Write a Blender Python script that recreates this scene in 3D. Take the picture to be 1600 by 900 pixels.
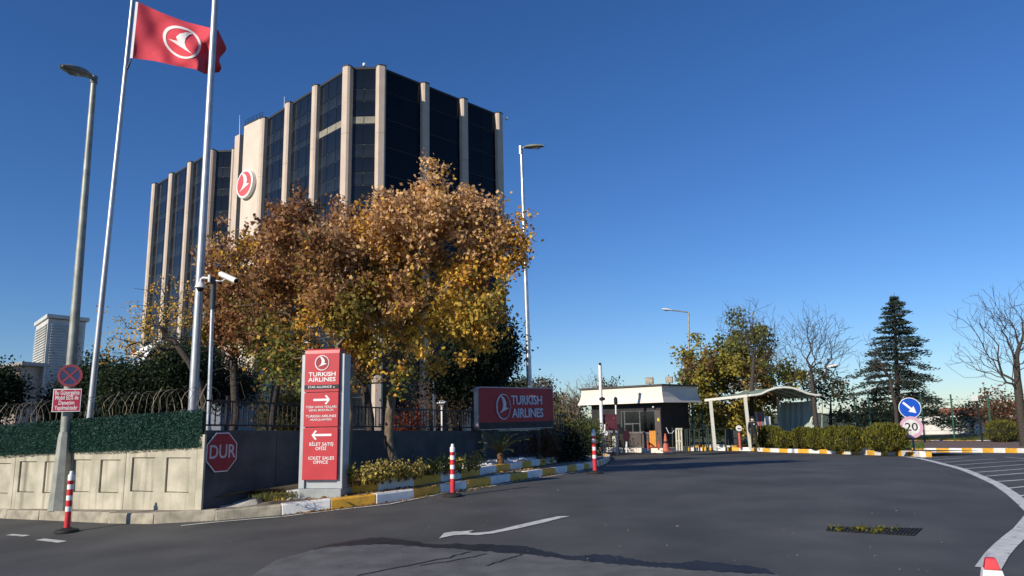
import bpy, bmesh, math, random
import numpy as np
from mathutils import Matrix, Vector
random.seed(7)
for o in list(bpy.data.objects): bpy.data.objects.remove(o)
S = bpy.context.scene
COL = S.collection
# ------------------------------------------------------------------ camera
F = 1130.0                                    # focal length in pixels of the 1600 px wide photograph
PITCH = math.atan(205/F); ROLL = math.radians(1.2); CZ = 1.5
fw = np.array([0, math.cos(PITCH), math.sin(PITCH)]); u0 = np.array([0, -math.sin(PITCH), math.cos(PITCH)]); r0 = np.array([1., 0, 0])
RT = r0*math.cos(ROLL)-u0*math.sin(ROLL); UP = u0*math.cos(ROLL)+r0*math.sin(ROLL)
cd = bpy.data.cameras.new('camera'); cam = bpy.data.objects.new('camera', cd); COL.objects.link(cam)
cd.sensor_width = 36; cd.lens = F/1600*36; cd.clip_start = .1; cd.clip_end = 4000
cam.matrix_world = Matrix(((RT[0], UP[0], -fw[0], 0), (RT[1], UP[1], -fw[1], 0), (RT[2], UP[2], -fw[2], CZ), (0, 0, 0, 1)))
S.camera = cam
# ------------------------------------------------------------------ light
SUN_AZ = math.radians(46.5)                     # the light travels this far to the right of straight ahead
SUN_EL = math.radians(25)
W = bpy.data.worlds.new('World'); S.world = W; W.use_nodes = True
nt = W.node_tree; bg = nt.nodes['Background']
sky = nt.nodes.new('ShaderNodeTexSky'); sky.sky_type = 'NISHITA'; sky.sun_disc = False
sky.sun_elevation = SUN_EL; sky.sun_rotation = SUN_AZ+math.pi
sky.altitude = 60; sky.air_density = 1.0; sky.dust_density = 0; sky.ozone_density = 3.0
hs = nt.nodes.new('ShaderNodeHueSaturation'); hs.inputs['Saturation'].default_value = 1.18
tint = nt.nodes.new('ShaderNodeMix'); tint.data_type = 'RGBA'; tint.blend_type = 'MULTIPLY'; tint.inputs[0].default_value = 1; tint.inputs[7].default_value = (.765, .94, 1.28, 1)   # the car window's blue cast
nt.links.new(sky.outputs[0], hs.inputs['Color']); nt.links.new(hs.outputs[0], tint.inputs[6]); nt.links.new(tint.outputs[2], bg.inputs[0]); bg.inputs[1].default_value = .072
sl = bpy.data.lights.new('sun', 'SUN'); sl.energy = 4.2; sl.angle = math.radians(.5); sl.color = (1, .90, .76)
sun = bpy.data.objects.new('sun', sl); COL.objects.link(sun)
sd = Vector((math.sin(SUN_AZ)*math.cos(SUN_EL), math.cos(SUN_AZ)*math.cos(SUN_EL), -math.sin(SUN_EL)))
sun.rotation_euler = sd.to_track_quat('-Z', 'Y').to_euler()
S.render.engine = 'CYCLES'; S.cycles.max_bounces = 6
S.view_settings.view_transform = 'Standard'; S.view_settings.look = 'None'; S.view_settings.gamma = 1; S.view_settings.exposure = 0.3
# ------------------------------------------------------------------ pixels and terrain
KN = [(-60, 1.5), (0, 1.5), (8, 1.46), (12, 1.38), (15.5, 1.26), (20, 1.36), (26, 1.62), (34, 1.93), (40, 2.07), (50, 2.12), (90, 2.25), (3000, 2.3)]
TY = np.arange(-80, 260, .25); _d = np.interp(TY, [k[0] for k in KN], [k[1] for k in KN]); _k = np.exp(-(np.arange(-28, 29)*.25)**2/(2*2.2**2)); _k /= _k.sum()
TD = np.convolve(np.pad(_d, 28, mode='edge'), _k, 'valid').tolist()          # the road's long profile, smoothed
def gz(x, y):
    t = (y+80)*4
    if t <= 0: d = TD[0]
    elif t >= len(TD)-2: d = TD[-1]
    else: i = int(t); d = TD[i]+(TD[i+1]-TD[i])*(t-i)
    if x < -2 and y < 60: d += .035*min(1, (60-y)/40)*min(12, -2-x)
    return CZ-d
def ray(px, py): return fw+(px-800)/F*RT-(py-450)/F*UP
C0 = np.array([0, 0, CZ])
def gp(px, py, dz=0.):
    d = [float(v) for v in ray(px, py)]; f = lambda t: CZ+d[2]*t-gz(d[0]*t, d[1]*t)-dz; t = 3.
    while t < 400 and f(t) > 0: t += .25
    a = t-.25
    for _ in range(22):
        m = (a+t)/2
        if f(m) > 0: a = m
        else: t = m
    return Vector((d[0]*t, d[1]*t, CZ+d[2]*t))
def at(px, py, Y): d = ray(px, py); return Vector(C0+d*(Y/d[1]))
def zat(px, py, Z): d = ray(px, py); return Vector(C0+d*((Z-CZ)/d[2]))
def G(x, y, dz=0): return Vector((x, y, gz(x, y)+dz))
# ------------------------------------------------------------------ materials
MATS = {}
def M(name, col, rough=.65, var=.15, scale=6., bump=0., bscale=60., metal=0., spec=.4, col2=None, stretch=(1, 1, 1), lo=.35, hi=.65, detail=5, emit=None):
    if name in MATS: return MATS[name]
    m = bpy.data.materials.new(name); m.use_nodes = True; n = m.node_tree.nodes; l = m.node_tree.links
    b = n['Principled BSDF']; b.inputs['Roughness'].default_value = rough; b.inputs['Metallic'].default_value = metal; b.inputs['Specular IOR Level'].default_value = spec
    tc = n.new('ShaderNodeTexCoord'); mp = n.new('ShaderNodeMapping'); mp.inputs['Scale'].default_value = stretch; l.new(tc.outputs['Object'], mp.inputs[0])
    no = n.new('ShaderNodeTexNoise'); no.inputs['Scale'].default_value = scale; no.inputs['Detail'].default_value = detail; l.new(mp.outputs[0], no.inputs[0])
    r = n.new('ShaderNodeValToRGB'); r.color_ramp.elements[0].position = lo; r.color_ramp.elements[1].position = hi
    a = [c*(1-var) for c in col]; c2 = [min(1, c*(1+var)) for c in col] if col2 is None else col2
    r.color_ramp.elements[0].color = (*a, 1); r.color_ramp.elements[1].color = (*c2, 1)
    l.new(no.outputs['Fac'], r.inputs[0]); l.new(r.outputs[0], b.inputs['Base Color'])
    if bump:
        nb = n.new('ShaderNodeTexNoise'); nb.inputs['Scale'].default_value = bscale; nb.inputs['Detail'].default_value = 4; l.new(tc.outputs['Object'], nb.inputs[0])
        bp = n.new('ShaderNodeBump'); bp.inputs['Strength'].default_value = bump; bp.inputs['Distance'].default_value = .02
        l.new(nb.outputs['Fac'], bp.inputs['Height']); l.new(bp.outputs[0], b.inputs['Normal'])
    MATS[name] = m; return m
def leafmat(name, trans=.3, rough=.6):
    if name in MATS: return MATS[name]
    m = bpy.data.materials.new(name); m.use_nodes = True; n = m.node_tree.nodes; l = m.node_tree.links
    b = n['Principled BSDF']; b.inputs['Roughness'].default_value = rough; b.inputs['Specular IOR Level'].default_value = .25
    a = n.new('ShaderNodeAttribute'); a.attribute_name = 'col'; l.new(a.outputs['Color'], b.inputs['Base Color'])
    t = n.new('ShaderNodeBsdfTranslucent'); l.new(a.outputs['Color'], t.inputs['Color'])
    mx = n.new('ShaderNodeMixShader'); mx.inputs[0].default_value = trans
    l.new(b.outputs[0], mx.inputs[1]); l.new(t.outputs[0], mx.inputs[2]); l.new(mx.outputs[0], n['Material Output'].inputs['Surface'])
    MATS[name] = m; return m
def streaks(m, strength=.5, sx=3., dark=(.16, .15, .11)):
    """rain streaks running down a wall: a stretched noise multiplied into the base colour"""
    n = m.node_tree.nodes; l = m.node_tree.links; b = n['Principled BSDF']; src = b.inputs['Base Color'].links[0].from_socket
    tc = n.new('ShaderNodeTexCoord'); mp = n.new('ShaderNodeMapping'); mp.inputs['Scale'].default_value = (sx, sx, .12); l.new(tc.outputs['Object'], mp.inputs[0])
    no = n.new('ShaderNodeTexNoise'); no.inputs['Scale'].default_value = 3; no.inputs['Detail'].default_value = 6; l.new(mp.outputs[0], no.inputs[0])
    r = n.new('ShaderNodeValToRGB'); r.color_ramp.elements[0].position = .52; r.color_ramp.elements[1].position = .72
    r.color_ramp.elements[0].color = (0, 0, 0, 1); r.color_ramp.elements[1].color = (strength,)*3+(1,)
    l.new(no.outputs['Fac'], r.inputs[0])
    mx = n.new('ShaderNodeMix'); mx.data_type = 'RGBA'; l.new(r.outputs[0], mx.inputs[0]); l.new(src, mx.inputs[6]); mx.inputs[7].default_value = (*dark, 1)
    l.new(mx.outputs[2], b.inputs['Base Color']); return m
def chips(m, col=(.3, .29, .26), scale=9, amt=.6):
    n = m.node_tree.nodes; l = m.node_tree.links; b = n['Principled BSDF']; src = b.inputs['Base Color'].links[0].from_socket
    g = n.new('ShaderNodeNewGeometry')
    no = n.new('ShaderNodeTexNoise'); no.inputs['Scale'].default_value = scale; no.inputs['Detail'].default_value = 8; no.inputs['Roughness'].default_value = .7; l.new(g.outputs['Position'], no.inputs[0])
    r = n.new('ShaderNodeValToRGB'); r.color_ramp.elements[0].position = amt; r.color_ramp.elements[1].position = amt+.05
    r.color_ramp.elements[0].color = (0, 0, 0, 1); r.color_ramp.elements[1].color = (.85,)*3+(1,); l.new(no.outputs['Fac'], r.inputs[0])
    mx = n.new('ShaderNodeMix'); mx.data_type = 'RGBA'; l.new(r.outputs[0], mx.inputs[0]); l.new(src, mx.inputs[6]); mx.inputs[7].default_value = (*col, 1)
    l.new(mx.outputs[2], b.inputs['Base Color']); return m
asph = M('asphalt', (.080, .081, .077), .75, .20, .8, .35, 90, spec=.35)
def asphalt_detail(m, amt):
    n = m.node_tree.nodes; l = m.node_tree.links; b = n['Principled BSDF']; src = b.inputs['Base Color'].links[0].from_socket
    g = n.new('ShaderNodeNewGeometry'); vo = n.new('ShaderNodeTexVoronoi'); vo.inputs['Scale'].default_value = 70; l.new(g.outputs['Position'], vo.inputs[0])
    r = n.new('ShaderNodeValToRGB'); r.color_ramp.elements[0].color = (amt, amt, amt, 1); r.color_ramp.elements[0].position = .05; r.color_ramp.elements[1].color = (0, 0, 0, 1); r.color_ramp.elements[1].position = .28
    l.new(vo.outputs['Distance'], r.inputs[0]); mx = n.new('ShaderNodeMix'); mx.data_type = 'RGBA'; mx.blend_type = 'ADD'; mx.inputs[0].default_value = 1
    l.new(src, mx.inputs[6]); l.new(r.outputs[0], mx.inputs[7]); src = mx.outputs[2]
    # rubbed tyre paths and dust: big soft blotches
    no = n.new('ShaderNodeTexNoise'); no.inputs['Scale'].default_value = .35; no.inputs['Detail'].default_value = 7; l.new(g.outputs['Position'], no.inputs[0])
    r2 = n.new('ShaderNodeValToRGB'); r2.color_ramp.elements[0].position = .35; r2.color_ramp.elements[1].position = .7; r2.color_ramp.elements[0].color = (.84, .85, .86, 1); r2.color_ramp.elements[1].color = (1.14, 1.14, 1.13, 1)
    l.new(no.outputs['Fac'], r2.inputs[0]); m2 = n.new('ShaderNodeMix'); m2.data_type = 'RGBA'; m2.blend_type = 'MULTIPLY'; m2.inputs[0].default_value = 1
    l.new(src, m2.inputs[6]); l.new(r2.outputs[0], m2.inputs[7]); l.new(m2.outputs[2], b.inputs['Base Color'])
asphalt_detail(asph, .025)
asph_old = M('old_asphalt', (.135, .136, .132), .85, .2, 3, .6, 120); asphalt_detail(asph_old, .06)
tar = M('tar', (.020, .021, .023), .6, .3, 4, .3, 60)
earth = M('earth', (.10, .08, .05), .95, .35, 2, .5, 25)
grassgr = M('grass_ground', (.07, .085, .03), .95, .35, 1.5, .5, 40)
conc = streaks(M('concrete', (.44, .41, .31), .85, .16, 2.5, .35, 45, col2=(.54, .50, .39)), .8, 2.2)
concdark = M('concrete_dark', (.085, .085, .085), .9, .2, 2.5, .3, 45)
concold = M('concrete_kerb', (.33, .30, .23), .9, .3, 5, .5, 40)
pave = M('pavement', (.21, .18, .15), .9, .25, 3, .4, 40)
white = chips(M('white_paint', (.82, .81, .77), .55, .10, 6, .25, 40), (.42, .40, .36), amt=.67)
yellow = chips(M('yellow_paint', (.74, .40, .045), .55, .14, 6, .25, 40), (.25, .22, .16), amt=.63)
linew = chips(M('line_paint', (.62, .62, .58), .6, .15, 8, .2, 60), (.07, .07, .07), 6, .60)
redp = M('red_plastic', (.62, .035, .045), .4, .08, 9)
whp = M('white_plastic', (.78, .78, .76), .4, .06, 9)
rub = M('rubber', (.02, .02, .02), .75, .2, 20, .2)
galv = M('galvanised_steel', (.52, .54, .55), .38, .18, 5, .08, 60, metal=.75)
bright = M('polished_steel', (.46, .48, .50), .46, .1, 4, metal=.6)
polep = M('lamp_pole_steel', (.30, .31, .27), .5, .2, 5, .1, metal=.25)
lampg = M('lamp_head_grey', (.17, .19, .17), .45, .15, 10)
blackm = M('black_metal', (.012, .012, .014), .5, .2, 12)
redsign = M('sign_red', (.50, .042, .052), .38, .05, 3)
wsign = M('sign_white', (.82, .82, .80), .4, .03, 6)
navy = M('sign_navy', (.012, .014, .022), .4, .1, 6)
sgrey = M('sign_grey', (.42, .45, .47), .42, .06, 4, metal=.3)
blue = M('sign_blue', (.010, .085, .50), .35, .04, 6)
bark = M('bark', (.17, .135, .095), .95, .35, 14, .9, 30, stretch=(1, 1, .35))
barkd = M('bark_dark', (.055, .045, .038), .95, .3, 14, .7, 30)
leafm = leafmat('leaf', .38); needle = leafmat('needle', .1); grassm = leafmat('grass_blade', .25)
beige = streaks(M('pilaster_stone', (.56, .46, .375), .8, .07, .6, .1, 8), .18, .8, (.36, .28, .22))
# ------------------------------------------------------------------ mesh helpers
MW = {}
class MB:
    def __init__(s): s.v = []; s.f = []; s.m = []
    def add(s, vs, fs, m=0):
        k = len(s.v); s.v += [tuple(v) for v in vs]; s.f += [tuple(i+k for i in f) for f in fs]; s.m += [m]*len(fs); return s
    def box(s, c, d, m=0, R=None):
        a, b, e = d[0]/2, d[1]/2, d[2]/2
        vs = [Vector((x, y, z)) for x in (-a, a) for y in (-b, b) for z in (-e, e)]
        if R is not None: vs = [R @ v for v in vs]
        c = Vector(c)
        return s.add([v+c for v in vs], [(0, 1, 3, 2), (4, 6, 7, 5), (0, 4, 5, 1), (2, 3, 7, 6), (0, 2, 6, 4), (1, 5, 7, 3)], m)
    def tube(s, pts, r, n=8, m=0, cap=True):
        pts = [Vector(p) for p in pts]; k = len(pts)
        if not hasattr(r, '__len__'): r = [r]*k
        t = (pts[1]-pts[0]).normalized(); a = t.orthogonal().normalized(); vs = []
        for i, p in enumerate(pts):
            t = (pts[min(i+1, k-1)]-pts[max(i-1, 0)]).normalized(); a = (a-t*a.dot(t))
            a = a.normalized() if a.length > 1e-6 else t.orthogonal().normalized(); b = t.cross(a)
            vs += [p+(a*math.cos(2*math.pi*j/n)+b*math.sin(2*math.pi*j/n))*r[i] for j in range(n)]
        fs = [(i*n+j, i*n+(j+1) % n, (i+1)*n+(j+1) % n, (i+1)*n+j) for i in range(k-1) for j in range(n)]
        if cap: fs += [tuple(range(n))[::-1], tuple((k-1)*n+j for j in range(n))]
        return s.add(vs, fs, m)
    def lathe(s, prof, c=(0, 0, 0), n=16, m=0, sq=(1, 1)):
        c = Vector(c); vs = [c+Vector((r*math.cos(2*math.pi*j/n)*sq[0], r*math.sin(2*math.pi*j/n)*sq[1], z)) for r, z in prof for j in range(n)]
        k = len(prof); fs = [(i*n+j, i*n+(j+1) % n, (i+1)*n+(j+1) % n, (i+1)*n+j) for i in range(k-1) for j in range(n)]
        fs += [tuple(range(n))[::-1], tuple((k-1)*n+j for j in range(n))]
        return s.add(vs, fs, m)
    def prism(s, poly, y0, y1, m=0):
        """polygon in the local XZ plane, given depth along y"""
        n = len(poly); vs = [(x, y0, z) for x, z in poly]+[(x, y1, z) for x, z in poly]
        return s.add(vs, [tuple(range(n)), tuple(range(n, 2*n))[::-1]]+[(i, i+n, (i+1) % n+n, (i+1) % n) for i in range(n)], m)
    def extr(s, poly, z0, z1, m=0):
        n = len(poly); vs = [(p[0], p[1], z0) for p in poly]+[(p[0], p[1], z1) for p in poly]
        return s.add(vs, [tuple(range(n))[::-1], tuple(range(n, 2*n))]+[(i, (i+1) % n, (i+1) % n+n, i+n) for i in range(n)], m)
    def build(s, name, mats, parent=None, world=False, smooth=False, bevel=0, label=None):
        me = bpy.data.meshes.new(name)
        v = s.v
        if parent is not None and world:
            Mi = MW[parent.name].inverted(); v = [tuple(Mi @ Vector(p)) for p in v]
        me.from_pydata(v, [], s.f)
        if not isinstance(mats, (list, tuple)): mats = [mats]
        for m in mats: me.materials.append(m)
        if len(mats) > 1: me.polygons.foreach_set('material_index', s.m)
        if smooth: me.shade_smooth() if smooth is True else me.set_sharp_from_angle(angle=math.radians(smooth))
        if smooth and smooth is not True: me.polygons.foreach_set('use_smooth', [True]*len(me.polygons))
        me.update(); return link(name, me, parent, bevel, label)
def link(name, me, parent=None, bevel=0, label=None):
    o = bpy.data.objects.new(name, me); COL.objects.link(o)
    if parent is not None: o.parent = parent; MW[o.name] = MW[parent.name]
    else: MW[o.name] = Matrix()
    if bevel:
        b = o.modifiers.new('bevel', 'BEVEL'); b.width = bevel; b.segments = 2; b.limit_method = 'ANGLE'
    if label: o['label'] = label
    return o
def tag(o, label, cat, group=None):
    o['label'] = label; o['category'] = cat
    if group: o['group'] = group
    return o
def struct(o): o['kind'] = 'structure'; return o
def stuff(o): o['kind'] = 'stuff'; return o
def thing(name, label, cat, loc, dirx=(1, 0), group=None, mat=None):
    o = bpy.data.objects.new(name, None); COL.objects.link(o); o.empty_display_size = .2
    if mat is None:
        x = Vector((dirx[0], dirx[1], 0)).normalized(); z = Vector((0, 0, 1)); y = z.cross(x); L = Vector(loc)
        mat = Matrix(((x.x, y.x, z.x, L.x), (x.y, y.y, z.y, L.y), (x.z, y.z, z.z, L.z), (0, 0, 0, 1)))
    o.matrix_world = mat; MW[o.name] = mat
    return tag(o, label, cat, group)
def plane_px(px, py, Mx, y=0.):
    """where the line of sight meets the local plane y=const of a thing: local x and z"""
    Mi = np.array(Mx.inverted()); a = Mi[:3, :3] @ C0+Mi[:3, 3]; d = Mi[:3, :3] @ ray(px, py); t = (y-a[1])/d[1]; p = a+d*t
    return p[0], p[2]
def shared(me, name, parent, mat=None, label=None):
    o = bpy.data.objects.new(name, me); COL.objects.link(o); o.parent = parent; MW[o.name] = MW[parent.name]
    if mat is not None: o.matrix_local = mat
    return o
def ribbon(name, A, B, m, dz=0., nx=6, absz=False, parent=None, step=.5, dome=0):
    """sheet between two polylines, draped on the terrain"""
    def res(P, n):
        P = [Vector(p) for p in P]; L = [0]
        for a, b in zip(P, P[1:]): L.append(L[-1]+(b-a).length)
        out = []
        for i in range(n):
            t = L[-1]*i/(n-1); k = max(j for j in range(len(L)) if L[j] <= t+1e-9); k = min(k, len(P)-2); q = (t-L[k])/max(1e-9, L[k+1]-L[k]); out.append(P[k].lerp(P[k+1], q))
        return out
    LA = sum((Vector(b)-Vector(a)).length for a, b in zip(A, A[1:])); n = max(4, int(LA/step)+1)
    a, b = res(A, n), res(B, n); mb = MB(); vs = []
    for i in range(n):
        for j in range(nx+1):
            p = a[i].lerp(b[i], j/nx)
            if not absz: p = Vector((p.x, p.y, gz(p.x, p.y)+dz))
            p.z += dome*math.sin(math.pi*j/nx)
            vs.append(p)
    mb.add(vs, [(i*(nx+1)+j, i*(nx+1)+j+1, (i+1)*(nx+1)+j+1, (i+1)*(nx+1)+j) for i in range(n-1) for j in range(nx)])
    return mb.build(name, m, parent, smooth=True)
def poly_sheet(name, pts, m, dz=.004, parent=None, cuts=0):
    bm = bmesh.new(); f = bm.faces.new([bm.verts.new(p) for p in pts]); bmesh.ops.triangulate(bm, faces=[f])
    for _ in range(cuts): bmesh.ops.subdivide_edges(bm, edges=[e for e in bm.edges if e.calc_length() > .6], cuts=1); bmesh.ops.triangulate(bm, faces=bm.faces[:])
    for v in bm.verts: v.co.z = gz(v.co.x, v.co.y)+dz
    me = bpy.data.meshes.new(name); bm.to_mesh(me); bm.free(); me.materials.append(m); return link(name, me, parent)
def text(name, s, size, m, parent, x, z, y=-.01, w=None, ext=.004, bold=.0, align='CENTER', R=None):
    cu = bpy.data.curves.new(name, 'FONT'); cu.body = s; cu.size = size; cu.extrude = ext; cu.offset = bold*size*.45; cu.align_x = align; cu.align_y = 'CENTER'; cu.resolution_u = 3
    o = bpy.data.objects.new(name, cu); COL.objects.link(o); dg = bpy.context.evaluated_depsgraph_get()
    me = bpy.data.meshes.new_from_object(o.evaluated_get(dg)); bpy.data.objects.remove(o)
    xs = [v.co.x for v in me.vertices]; k = 1 if w is None else w/(max(xs)-min(xs)); 
    T = Matrix.Translation((x, y, z)) @ (R if R is not None else Matrix()) @ Matrix.Rotation(math.pi/2, 4, 'X') @ Matrix.Diagonal((k, 1, 1, 1))
    me.transform(T); me.materials.clear(); me.materials.append(m); return link(name, me, parent)
def fastmesh(name, V, Q, m, parent=None, col=None, smooth=False):
    """many quads at once from numpy arrays"""
    me = bpy.data.meshes.new(name); n = len(Q); k = Q.shape[1]
    me.vertices.add(len(V)); me.vertices.foreach_set('co', np.asarray(V, dtype=np.float32).ravel())
    me.loops.add(n*k); me.loops.foreach_set('vertex_index', np.asarray(Q, dtype=np.int32).ravel())
    me.polygons.add(n); me.polygons.foreach_set('loop_start', np.arange(0, n*k, k, dtype=np.int32))
    me.update(calc_edges=True)
    if col is not None:
        a = me.attributes.new('col', 'FLOAT_COLOR', 'POINT'); a.data.foreach_set('color', np.hstack([col, np.ones((len(col), 1))]).astype(np.float32).ravel())
    if smooth: me.shade_smooth()
    me.materials.append(m); me.validate(); return link(name, me, parent)
def leaves(name, P, size, pal, rng, parent=None, m=None, up=0., aspect=.75, droop=0., colfun=None, dirs=None):
    """one small folded kite for each leaf position"""
    n = len(P); d = rng.normal(size=(n, 3)) if dirs is None else dirs+rng.normal(size=(n, 3))*.35
    d[:, 2] += up-droop; d /= np.linalg.norm(d, axis=1)[:, None]
    s = rng.normal(size=(n, 3)); s -= d*(s*d).sum(1)[:, None]; s /= np.linalg.norm(s, axis=1)[:, None]; nn = np.cross(d, s)
    L = (size*rng.uniform(.6, 1.3, n))[:, None]
    V = np.stack([P-d*L*.5, P+s*L*aspect*.5+nn*L*.12, P+d*L*.5, P-s*L*aspect*.5+nn*L*.12], 1).reshape(-1, 3)
    Q = np.arange(4*n).reshape(n, 4)
    if colfun is None:
        pc = np.array([p[0] for p in pal]); w = np.array([p[1] for p in pal], float); c = pc[rng.choice(len(pal), n, p=w/w.sum())]
    else: c = colfun(P, rng)
    c = np.clip(c*rng.uniform(.7, 1.3, (n, 1)), 0, 1)
    if parent is not None:
        Mi = np.array(MW[parent.name].inverted()); V = V @ Mi[:3, :3].T+Mi[:3, 3]
    return fastmesh(name, V, Q, m or leafm, parent, np.repeat(c, 4, 0))
def skeleton(trunk, pts, bf=.35, step=.35, rng=None):
    """balanced minimum spanning tree from a trunk path to the crown points"""
    N = []; par = []; pl = []
    for i, p in enumerate(trunk):
        p = np.array(p, float)
        if i == 0: N.append(p); par.append(-1); pl.append(0.)
        else:
            a = N[-1]; L = np.linalg.norm(p-a); k = max(1, int(L/step)); base = len(N)-1
            for j in range(1, k+1):
                q = a+(p-a)*j/k; N.append(q); par.append(len(N)-2); pl.append(pl[-1]+L/k)
    n0 = len(N); start = max(1, int(n0*.55))
    pts = np.array(pts); D = np.full(len(pts), 1e9); src = np.zeros(len(pts), int)
    def relax(i):
        d = np.linalg.norm(pts-N[i], axis=1); low = np.clip(N[i][2]-pts[:, 2], 0, None)
        c = d+bf*pl[i]+low*.5
        b = c < D; D[b] = c[b]; src[b] = i
    for i in range(start, n0): relax(i)
    left = np.ones(len(pts), bool)
    for _ in range(len(pts)):
        c = np.where(left, D, 1e12); k = int(c.argmin()); left[k] = False; i = src[k]; a = N[i]; b = pts[k]; L = np.linalg.norm(b-a); ns = max(1, int(L/step)); prev = i
        for j in range(1, ns+1):
            q = a+(b-a)*j/ns
            if j < ns and rng is not None: q = q+rng.normal(size=3)*L*.04
            N.append(q); par.append(prev); pl.append(pl[prev]+L/ns); prev = len(N)-1; relax(prev)
    return np.array(N), np.array(par)
def wood(name, N, par, m, parent, r_tip=.006, expo=2.3, rmax=None, n_big=8, world=True):
    k = len(N); ch = [[] for _ in range(k)]
    for i in range(1, k): ch[par[i]].append(i)
    R = np.zeros(k)
    for i in range(k-1, -1, -1):
        R[i] = r_tip if not ch[i] else (sum(R[c]**expo for c in ch[i]))**(1/expo)
    if rmax: R = r_tip+(rmax-r_tip)*((R-r_tip)/max(1e-9, R[0]-r_tip))**1.35
    mb = MB(); stack = [(0, -1)]
    while stack:
        i, p = stack.pop(); chain = ([p] if p >= 0 else [])+[i]; j = i
        while ch[j]:
            b = max(ch[j], key=lambda c: R[c])
            stack += [(c, j) for c in ch[j] if c != b]; chain.append(b); j = b
        if len(chain) < 2: continue
        rr = [R[c] for c in chain]
        if p >= 0: rr[0] = min(rr[0], rr[1]*1.3)
        mb.tube([N[c] for c in chain], rr, n_big if max(rr) > .04 else (5 if max(rr) > .015 else 3), cap=False)
    return mb.build(name, m, parent, world=True, smooth=True), R
def ell_pts(rng, n, c, r, shell=.35):
    d = rng.normal(size=(n, 3)); d /= np.linalg.norm(d, axis=1)[:, None]; q = (rng.uniform(shell, 1, n))[:, None]
    return np.array(c)+d*q*np.array(r)
# ================================================================== SETTING
def grid_sheet(name, xs, ys, m, dz):
    mb = MB(); n = len(xs)
    mb.add([(x, y, gz(x, y)+dz) for y in ys for x in xs], [(j*n+i, j*n+i+1, (j+1)*n+i+1, (j+1)*n+i) for j in range(len(ys)-1) for i in range(n-1)])
    return mb.build(name, m, smooth=True)
xs = [-1500, -700, -300, -150, -90, -60]+[-48+2*i for i in range(60)]+[75, 90, 150, 300, 700, 1500]
ys = [-60, -30, -15]+[-8+2*i for i in range(50)]+[95, 110, 150, 220, 320, 600, 1200, 2500]
struct(grid_sheet('ground', xs, ys, grassgr, -.12))
struct(grid_sheet('road', [-40+.8*i for i in range(126)], [-12+.4*i for i in range(180)], asph, 0))
px = lambda *L, dz=0.: [gp(a, b, dz) for a, b in L]
# --- worn lighter asphalt in the foreground with a tar seam
edge = px((395, 899), (430, 876), (500, 857), (600, 850), (700, 858), (819, 866), (897, 876), (959, 882), (1037, 888), (1110, 893), (1220, 899))
jag = []
for a, b in zip(edge, edge[1:]):
    for k in range(14):
        p = a.lerp(b, k/14); jag.append(Vector((p.x, p.y+random.uniform(-.035, .035)+(.05 if random.random() < .12 else 0), 0)))
struct(poly_sheet('old_asphalt', jag+[Vector((6, -3, 0)), Vector((-3.0, 3, 0))], asph_old, .004, cuts=2))
tp = [p+Vector((0, .34+.12*math.sin(i*.21)+random.uniform(-.03, .03), 0)) for i, p in enumerate(jag)]
k0 = len(jag)//7
mb = MB(); vs = []
for i in range(k0, len(jag)):
    w = min(1, (i-k0)/18)
    for p in (jag[i]+Vector((0, .002, 0)), jag[i].lerp(tp[i], w)): vs.append((p.x, p.y, gz(p.x, p.y)+.006))
n = len(jag)-k0; mb.add(vs, [(2*i, 2*i+1, 2*i+3, 2*i+2) for i in range(n-1)]); struct(mb.build('tar_seam', tar))
# --- painted lines
def line(name, pts, w, label=None, dz=.008):
    P = []
    for a, b in zip(pts, pts[1:]):
        k = max(1, int((b-a).length/.4)); P += [a.lerp(b, j/k) for j in range(k)]
    P.append(pts[-1]); vs = []
    for i, p in enumerate(P):
        t = P[min(i+1, len(P)-1)]-P[max(i-1, 0)]; t.z = 0; t.normalize(); s = Vector((-t.y, t.x, 0))*w/2
        for q in (p+s, p-s): vs.append((q.x, q.y, gz(q.x, q.y)+dz))
    o = MB().add(vs, [(2*i, 2*i+1, 2*i+3, 2*i+2) for i in range(len(P)-1)]).build(name, linew); return struct(o)
Z6 = lambda x, y: gp(1200+x/4, 680+y/4)
line('edge_line', [Z6(*p) for p in ((860, 135), (950, 147), (1020, 163), (1100, 184), (1220, 216), (1340, 265), (1440, 311), (1530, 372), (1600, 432), (1680, 510))], .17)
line('edge_line', [Z6(*p) for p in ((1690, 470), (1600, 590), (1540, 640), (1480, 695), (1430, 750), (1375, 835))], .21)
for a, b in (((930, 146), (1130, 138)), ((1010, 158), (1220, 143)), ((1100, 172), (1420, 149)), ((1165, 190), (1640, 157)), ((1235, 211), (1640, 182)), ((1290, 235), (1640, 210)), ((1355, 259), (1640, 236)), ((1425, 293), (1660, 276)), ((1495, 335), (1660, 317)), ((1560, 383), (1680, 370)), ((1480, 138), (1640, 152))):
    line('hatch_line', [Z6(*a), Z6(*b)], .075)
line('edge_line', px((283, 822), (330, 817), (400, 811), (440, 808), (520, 798), (610, 788), (706, 769), (780, 758), (860, 744.5), (930, 734)), .07)
line('lane_dash', px((14, 836), (42, 838)), .10); line('lane_dash', px((62, 843.5), (98, 847.5)), .12)
Z7 = lambda x, y: gp(600+x/3.2, 760+y/3.2)
arrow = [Z7(*p) for p in ((275, 263), (300, 236), (345, 229), (395, 227), (452, 221), (424, 232), (440, 236), (530, 229), (585, 217), (640, 203), (710, 187), (780, 171), (870, 152), (930, 151), (880, 162), (800, 183), (730, 199), (660, 215), (550, 237), (470, 246), (400, 244), (340, 248))]
struct(poly_sheet('turn_arrow', arrow, linew, .008))
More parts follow.
